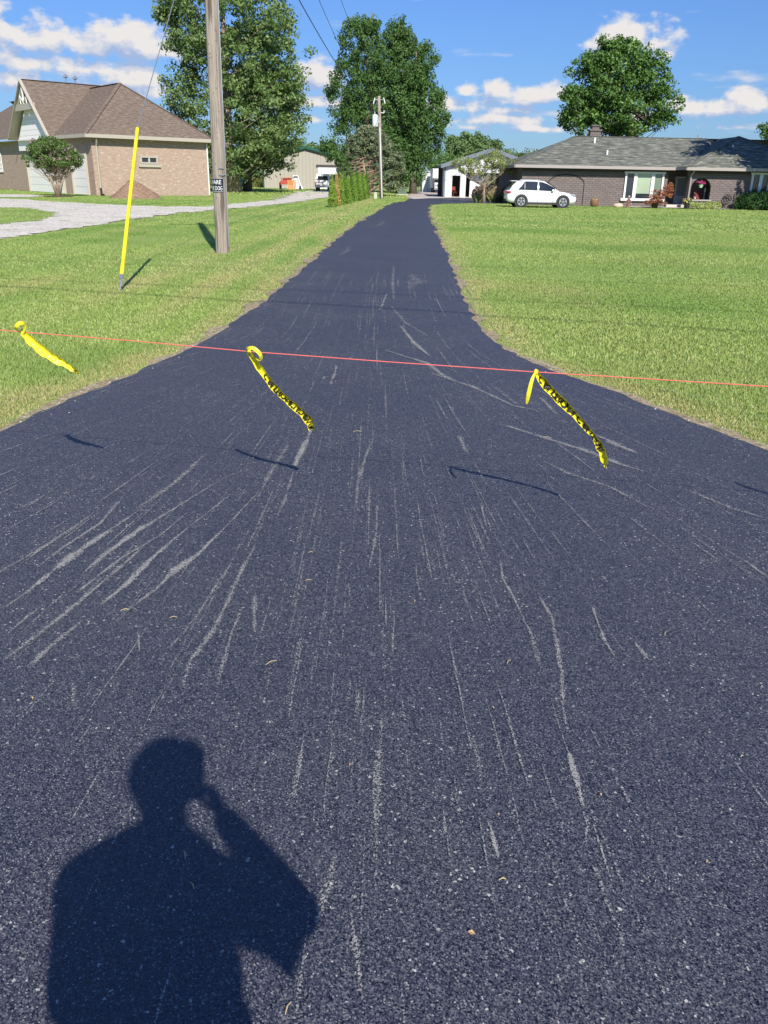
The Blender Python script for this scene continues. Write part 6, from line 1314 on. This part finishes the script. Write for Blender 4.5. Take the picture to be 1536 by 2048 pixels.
# dark clipped shrub at the right
P, _ = in_blobs(330, [pblob(1518, 405, 48, 20, 62.8, 1.1), pblob(1560, 402, 50, 24, 62.8, 1.1), pblob(1490, 410, 22, 14, 62.8, .8)], 77, .22); P[:, 2] = np.maximum(P[:, 2], .1); b = at(1525, 420, 62.8); b[2] = 0; t = thing('yew_shrub', tuple(b), 'wide dark green clipped shrub under the right window', 'shrub'); V, Fc = leaves(P, np.full(len(P), .26), 46, .05, .9, 7); npmesh('foliage', V, Fc, YEWL, t); mb = MB(); 
for k in range(5): mb.tube([b+np.array([k*.3-.6, 0, 0]), b+np.array([k*.4-.8, 0, .8])], [.05, .02], 5)
mb.build('trunk', BARK, t)
# hanging basket, little black lantern post and bench within the arch
hb = at(1402, 369, YW+.12); t = thing('hanging_basket', tuple(hb), 'hanging basket of magenta flowers in a pale green pot inside the arch', 'hanging basket'); mb = MB(); mb.lathe(tuple(hb-np.array([0, 0, .22])), [(0, 0), (.1, .0), (.17, .2), (.19, .22), (.15, .22), (0, .18)], 14); mb.build('pot', plain('mint_pot', (.40, .66, .42), .5), t); mb = MB()
for k in range(3): a = 2*PI*k/3; mb.bar((hb[0]+.17*math.cos(a), hb[1]+.17*math.sin(a), hb[2]), (hb[0], hb[1], EZ-.2), .012)
mb.build('hanger', DARKM, t)
P, _ = in_blobs(22, [(hb[0], hb[1], hb[2]+.12, .36, .2, .14)], 9); V, Fc = leaves(P, np.full(22, .08), 16, .04, 1, 4); npmesh('flowers', V, Fc, mat_leaf('magenta_flower', (.55, .03, .22), (.75, .10, .35), (.8, .4, .55), .5, .25, .2), t)
c = at(1407, 398, YW+.15); mb = MB(); mb.lathe((c[0], c[1], a_b), [(.08, 0), (.03, .06), (.03, .45), (.07, .5), (.06, .7), (.02, .76), (0, .8)], 10); tag(mb.build('lantern_post', DARKM), 'slim black lantern figure standing on the arch sill', 'lantern')
c = at(1396, 396, YW+.9); t = thing('porch_chair', (c[0], c[1], 0), 'red-brown porch chair with pale armrest dimly seen inside the arch', 'chair'); M1 = plain('porch_red', (.16, .035, .025), .6)
for nm, cc_, d in (('seat', (0, 0, .45), (.55, .5, .05)), ('backrest', (0, .25, .85), (.55, .05, .7)), ('leg', (-.25, -.2, .22), (.05, .05, .44)), ('leg', (.25, -.2, .22), (.05, .05, .44)), ('leg', (-.25, .22, .22), (.05, .05, .44)), ('leg', (.25, .22, .22), (.05, .05, .44))): mb = MB(); mb.box((c[0]+cc_[0], c[1]+cc_[1], cc_[2]), d); mb.build(nm, M1, t)
mb = MB(); mb.tube([(c[0]-.27, c[1]+.2, .7), (c[0]-.25, c[1]-.1, .74), (c[0]-.3, c[1]-.25, .6)], .03, 6); mb.build('armrest', WHITE, t)
# wall lamp at entry
mb = MB(); q = at(1352, 357, YM+1.7); mb.lathe((q[0], YM+1.7, q[2]-.15), [(.03, 0), (.08, .05), (.08, .25), (.03, .32)], 8); mb.build('wall_lamp', STEEL, h2)

# ------------------------------------------------------------------ photographer, standing just behind the camera; only the shadow is in the picture
YPB = -.34
def SP(cx, cy, Y): return sunpt(60+cx/2.4, 1400+cy/2.4, Y)      # coordinates read in the enlarged shadow
SKIN = plain('skin', (.50, .32, .24), .55, var=.06); SHIRT = plain('navy_tshirt', (.05, .06, .10), .85, var=.1, scale=8); SHORT = plain('khaki_shorts', (.28, .23, .16), .85); SHOE = plain('shoe', (.10, .10, .11), .7); HAIR = plain('cap_cloth', (.08, .07, .06), .8)
def cap_(mb, pts, rad, n=14, flat=None):      # tapered chain with round ends
    for i in range(len(pts)-1):
        a, b_ = np.array(pts[i], float), np.array(pts[i+1], float); L = np.linalg.norm(b_-a); k = max(1, int(L/.02))
        mb.tube([a, b_], [rad[i], rad[i+1]], n)
    for p_, r_ in zip(pts, rad): mb.blob(tuple(p_), (r_, r_, r_), n, 8)
def remesh(o, vox, it=6):
    r_ = o.modifiers.new('r', 'REMESH'); r_.mode = 'VOXEL'; r_.voxel_size = vox; s_ = o.modifiers.new('s', 'SMOOTH'); s_.iterations = it; s_.factor = .6; 
    dg = bpy.context.evaluated_depsgraph_get(); me = bpy.data.meshes.new_from_object(o.evaluated_get(dg)); old = o.data; o.modifiers.clear(); o.data = me; bpy.data.meshes.remove(old); me.polygons.foreach_set('use_smooth', [True]*len(me.polygons))
hd = SP(648, 350, YPB+.06); nk = SP(640, 600, YPB-.02); shL = SP(262, 890, YPB); shR = SP(870, 905, YPB); elR = SP(1290, 1010, YPB+.10); hR = SP(868, 470, -.07)
chest = (shL+shR)/2; chest[2] -= .05
bw = abs(SP(1110, 1500, YPB)[0]-SP(140, 1500, YPB)[0]); tcx = (SP(1100, 1500, YPB)[0]+SP(190, 1500, YPB)[0])/2+.042
hip = np.array([tcx, YPB-.02, .93]); head_top = SP(700, 175, YPB+.06)[2]
per = thing('person', (tcx, YPB, 0), 'photographer in t-shirt and cap holding a phone up, seen only by the shadow', 'person')
mb = MB()
hz_ = max(.115, (head_top-hd[2]))
mb.blob((hd[0], hd[1], hd[2]-.012), (.092, .105, .112), 18, 14); mb.blob((hd[0]-.004, hd[1]+.02, hd[2]-.07), (.060, .075, .062), 14, 10)
mb.blob((hd[0], hd[1]+.112, hd[2]-.015), (.014, .022, .026), 8, 6); mb.blob((hd[0], hd[1]+.100, hd[2]-.055), (.026, .010, .008), 8, 6)
for s_ in (-1, 1): mb.blob((hd[0]+s_*.090, hd[1]-.01, hd[2]-.01), (.014, .022, .034), 8, 6); mb.blob((hd[0]+s_*.034, hd[1]+.098, hd[2]+.012), (.014, .010, .009), 8, 6)
cap_(mb, [hd-np.array([0, .01, .08]), nk-np.array([0, .01, .04]), chest+np.array([0, 0, .02])], [.062, .064, .08])
for f, rx_, ry_ in ((0, .17, .11), (.25, .185, .125), (.5, .175, .12), (.75, .165, .12), (1, .18, .125)): c = lerp(chest-np.array([0, 0, .06]), hip, f); mb.blob(tuple(c), (rx_, ry_, .14), 16, 10)
for s_, e_ in ((-1, shL), (1, shR)): cap_(mb, [chest+np.array([s_*.05, 0, .03]), e_+np.array([-s_*.03, 0, -.01])], [.085, .062])
# right arm raised to the phone, left arm hanging with the hand at the hip
wR = lerp(hR, elR, .20)+np.array([.0, .0, -.01]); cap_(mb, [shR, lerp(shR, elR, .5), elR], [.060, .054, .047]); cap_(mb, [elR, lerp(elR, wR, .35), wR], [.050, .050, .037])
elL = SP(205, 1180, YPB-.03)+np.array([.035, 0, 0]); elL[2] = shL[2]-.30; wL = elL+np.array([.07, .12, -.19]); cap_(mb, [shL, lerp(shL, elL, .5), elL], [.060, .052, .042]); cap_(mb, [elL, lerp(elL, wL, .35), wL], [.042, .041, .028])
ank = []
for s_ in (-1, 1): hp = hip+np.array([s_*.095, 0, -.04]); kn = np.array([tcx+s_*.11, YPB+.01, .50]); an_ = np.array([tcx+s_*.12, YPB-.03, .09]); cap_(mb, [hp, kn], [.095, .062]); cap_(mb, [kn, lerp(kn, an_, .35)-np.array([0, .015, 0]), an_], [.060, .058, .036]); mb.blob((an_[0], an_[1]+.07, .055), (.042, .12, .04), 12, 8); ank.append(an_)
# hands: palm and separate fingers
def hand(mb, wr, fwd, up_, curl, sgn):
    f = np.array(fwd, float); f /= np.linalg.norm(f); u_ = np.array(up_, float); u_ -= f*(u_@f); u_ /= np.linalg.norm(u_); s_ = np.cross(f, u_)*sgn
    pc = wr+f*.045
    for k in np.linspace(-1, 1, 5): cap_(mb, [wr+s_*k*.014, wr+f*.085+s_*k*.032], [.014, .013], 8)
    for k, L in zip((-1.5, -.5, .5, 1.5), (.060, .070, .074, .066)):
        p = wr+f*.088+s_*k*.021; P_ = [p]; a = .35
        for seg in (.45, .32, .23): a += curl; d = f*math.cos(a)+u_*math.sin(a); P_.append(P_[-1]+d*L*seg)
        cap_(mb, P_, [.0088, .0082, .0076, .0068], 8)
    th = wr+s_*.030+f*.03; d1 = (s_*.75+f*.6+u_*.25); d1 /= np.linalg.norm(d1); d2 = (s_*.2+f*.85+u_*.45); d2 /= np.linalg.norm(d2); cap_(mb, [wr+s_*.012+f*.012, th+d1*.018, th+d1*.035+d2*.026], [.014, .011, .009], 8)
upc = cu; hand(mb, wR, hR+upc*.02-wR, -cr, .45, 1); hand(mb, wL, (0.1, .35, -.9), (1, 0, 0), .35, 1)
body = mb.build('body', SKIN, per); remesh(body, .0065, 4)
mb = MB()                                       # t-shirt
for e_ in (shL, shR): cap_(mb, [nk-np.array([0, .01, .035]), lerp(nk, e_, .55)+np.array([0, 0, -.015]), e_], [.068, .072, .075])
cap_(mb, [chest+np.array([-.06, 0, .055]), chest+np.array([.06, 0, .055])], [.085, .085])
for f, rx_, ry_ in ((0, .185, .125), (.2, .195, .14), (.45, .188, .138), (.7, .182, .138), (.95, .190, .142)): c = lerp(chest-np.array([0, 0, .06]), hip, f); mb.blob(tuple(c), (rx_, ry_, .13), 16, 10)
cap_(mb, [chest+np.array([-.05, 0, .02]), shL+np.array([.01, 0, 0]), lerp(shL, elL, .62)], [.09, .078, .072]); cap_(mb, [chest+np.array([.05, 0, .02]), shR+np.array([-.02, 0, 0]), lerp(shR, elR, .5), lerp(shR, elR, .86)], [.09, .080, .080, .062])
s_t = SP(1245, 1310, YPB+.02); cap_(mb, [lerp(shR, elR, .55), lerp(lerp(shR, elR, .75), s_t, .55), s_t], [.070, .045, .012]); cap_(mb, [lerp(shR, elR, .25)-np.array([0, 0, .02]), lerp(lerp(shR, elR, .45), s_t, .4)], [.07, .05])
sh = mb.build('t_shirt', SHIRT, per); remesh(sh, .009, 6)
mb = MB(); mb.blob(tuple(hip-np.array([0, 0, .02])), (.195, .14, .13), 16, 10)
for s_ in (-1, 1): cap_(mb, [hip+np.array([s_*.09, 0, -.05]), np.array([tcx+s_*.112, YPB+.01, .56])], [.112, .092])
so = mb.build('shorts', SHORT, per); remesh(so, .01, 5)
for s_, an_ in zip((-1, 1), ank): mb = MB(); mb.blob((an_[0], an_[1]+.075, .052), (.052, .145, .05), 14, 9); mb.blob((an_[0], an_[1]-.01, .07), (.048, .06, .055), 12, 8); mb.box((an_[0], an_[1]+.055, .022), (.095, .27, .02)); mb.build('shoe', SHOE, per, smooth=False)
mb = MB(); cc_ = SP(645, 178, YPB+.04); cc_[2] -= .124; mb.blob(tuple(cc_), (.104, .118, .090), 18, 12); q = SP(812, 192, YPB+.1); cap_(mb, [hd+np.array([0, 0, .015]), q-np.array([.035, 0, .040])], [.084, .036]); cap_(mb, [hd+np.array([0, 0, .02]), q-np.array([.018, 0, .022])], [.078, .018]); cp = mb.build('cap', HAIR, per); remesh(cp, .007, 4)
# the phone itself, its lens end just behind the camera point
pc = CAM-cf*.016-cu*.062-cr*.022; ph_ = thing('phone', tuple(pc), 'black phone held up in one hand at head height by the photographer', 'phone')
M0 = Matrix(((cr[0], cu[0], -cf[0], pc[0]), (cr[1], cu[1], -cf[1], pc[1]), (cr[2], cu[2], -cf[2], pc[2]), (0, 0, 0, 1)))
mb = MB(); mb.box((0, 0, 0), (.0715, .1467, .008), M=M0); o = mb.build('body', plain('phone_black', (.02, .02, .022), .3), ph_); bv = o.modifiers.new('b', 'BEVEL'); bv.width = .003; bv.segments = 2
mb = MB(); mb.box((0, 0, 0), (.064, .138, .0012), M=M0 @ Matrix.Translation((0, 0, .0045))); mb.build('screen', CGL, ph_)
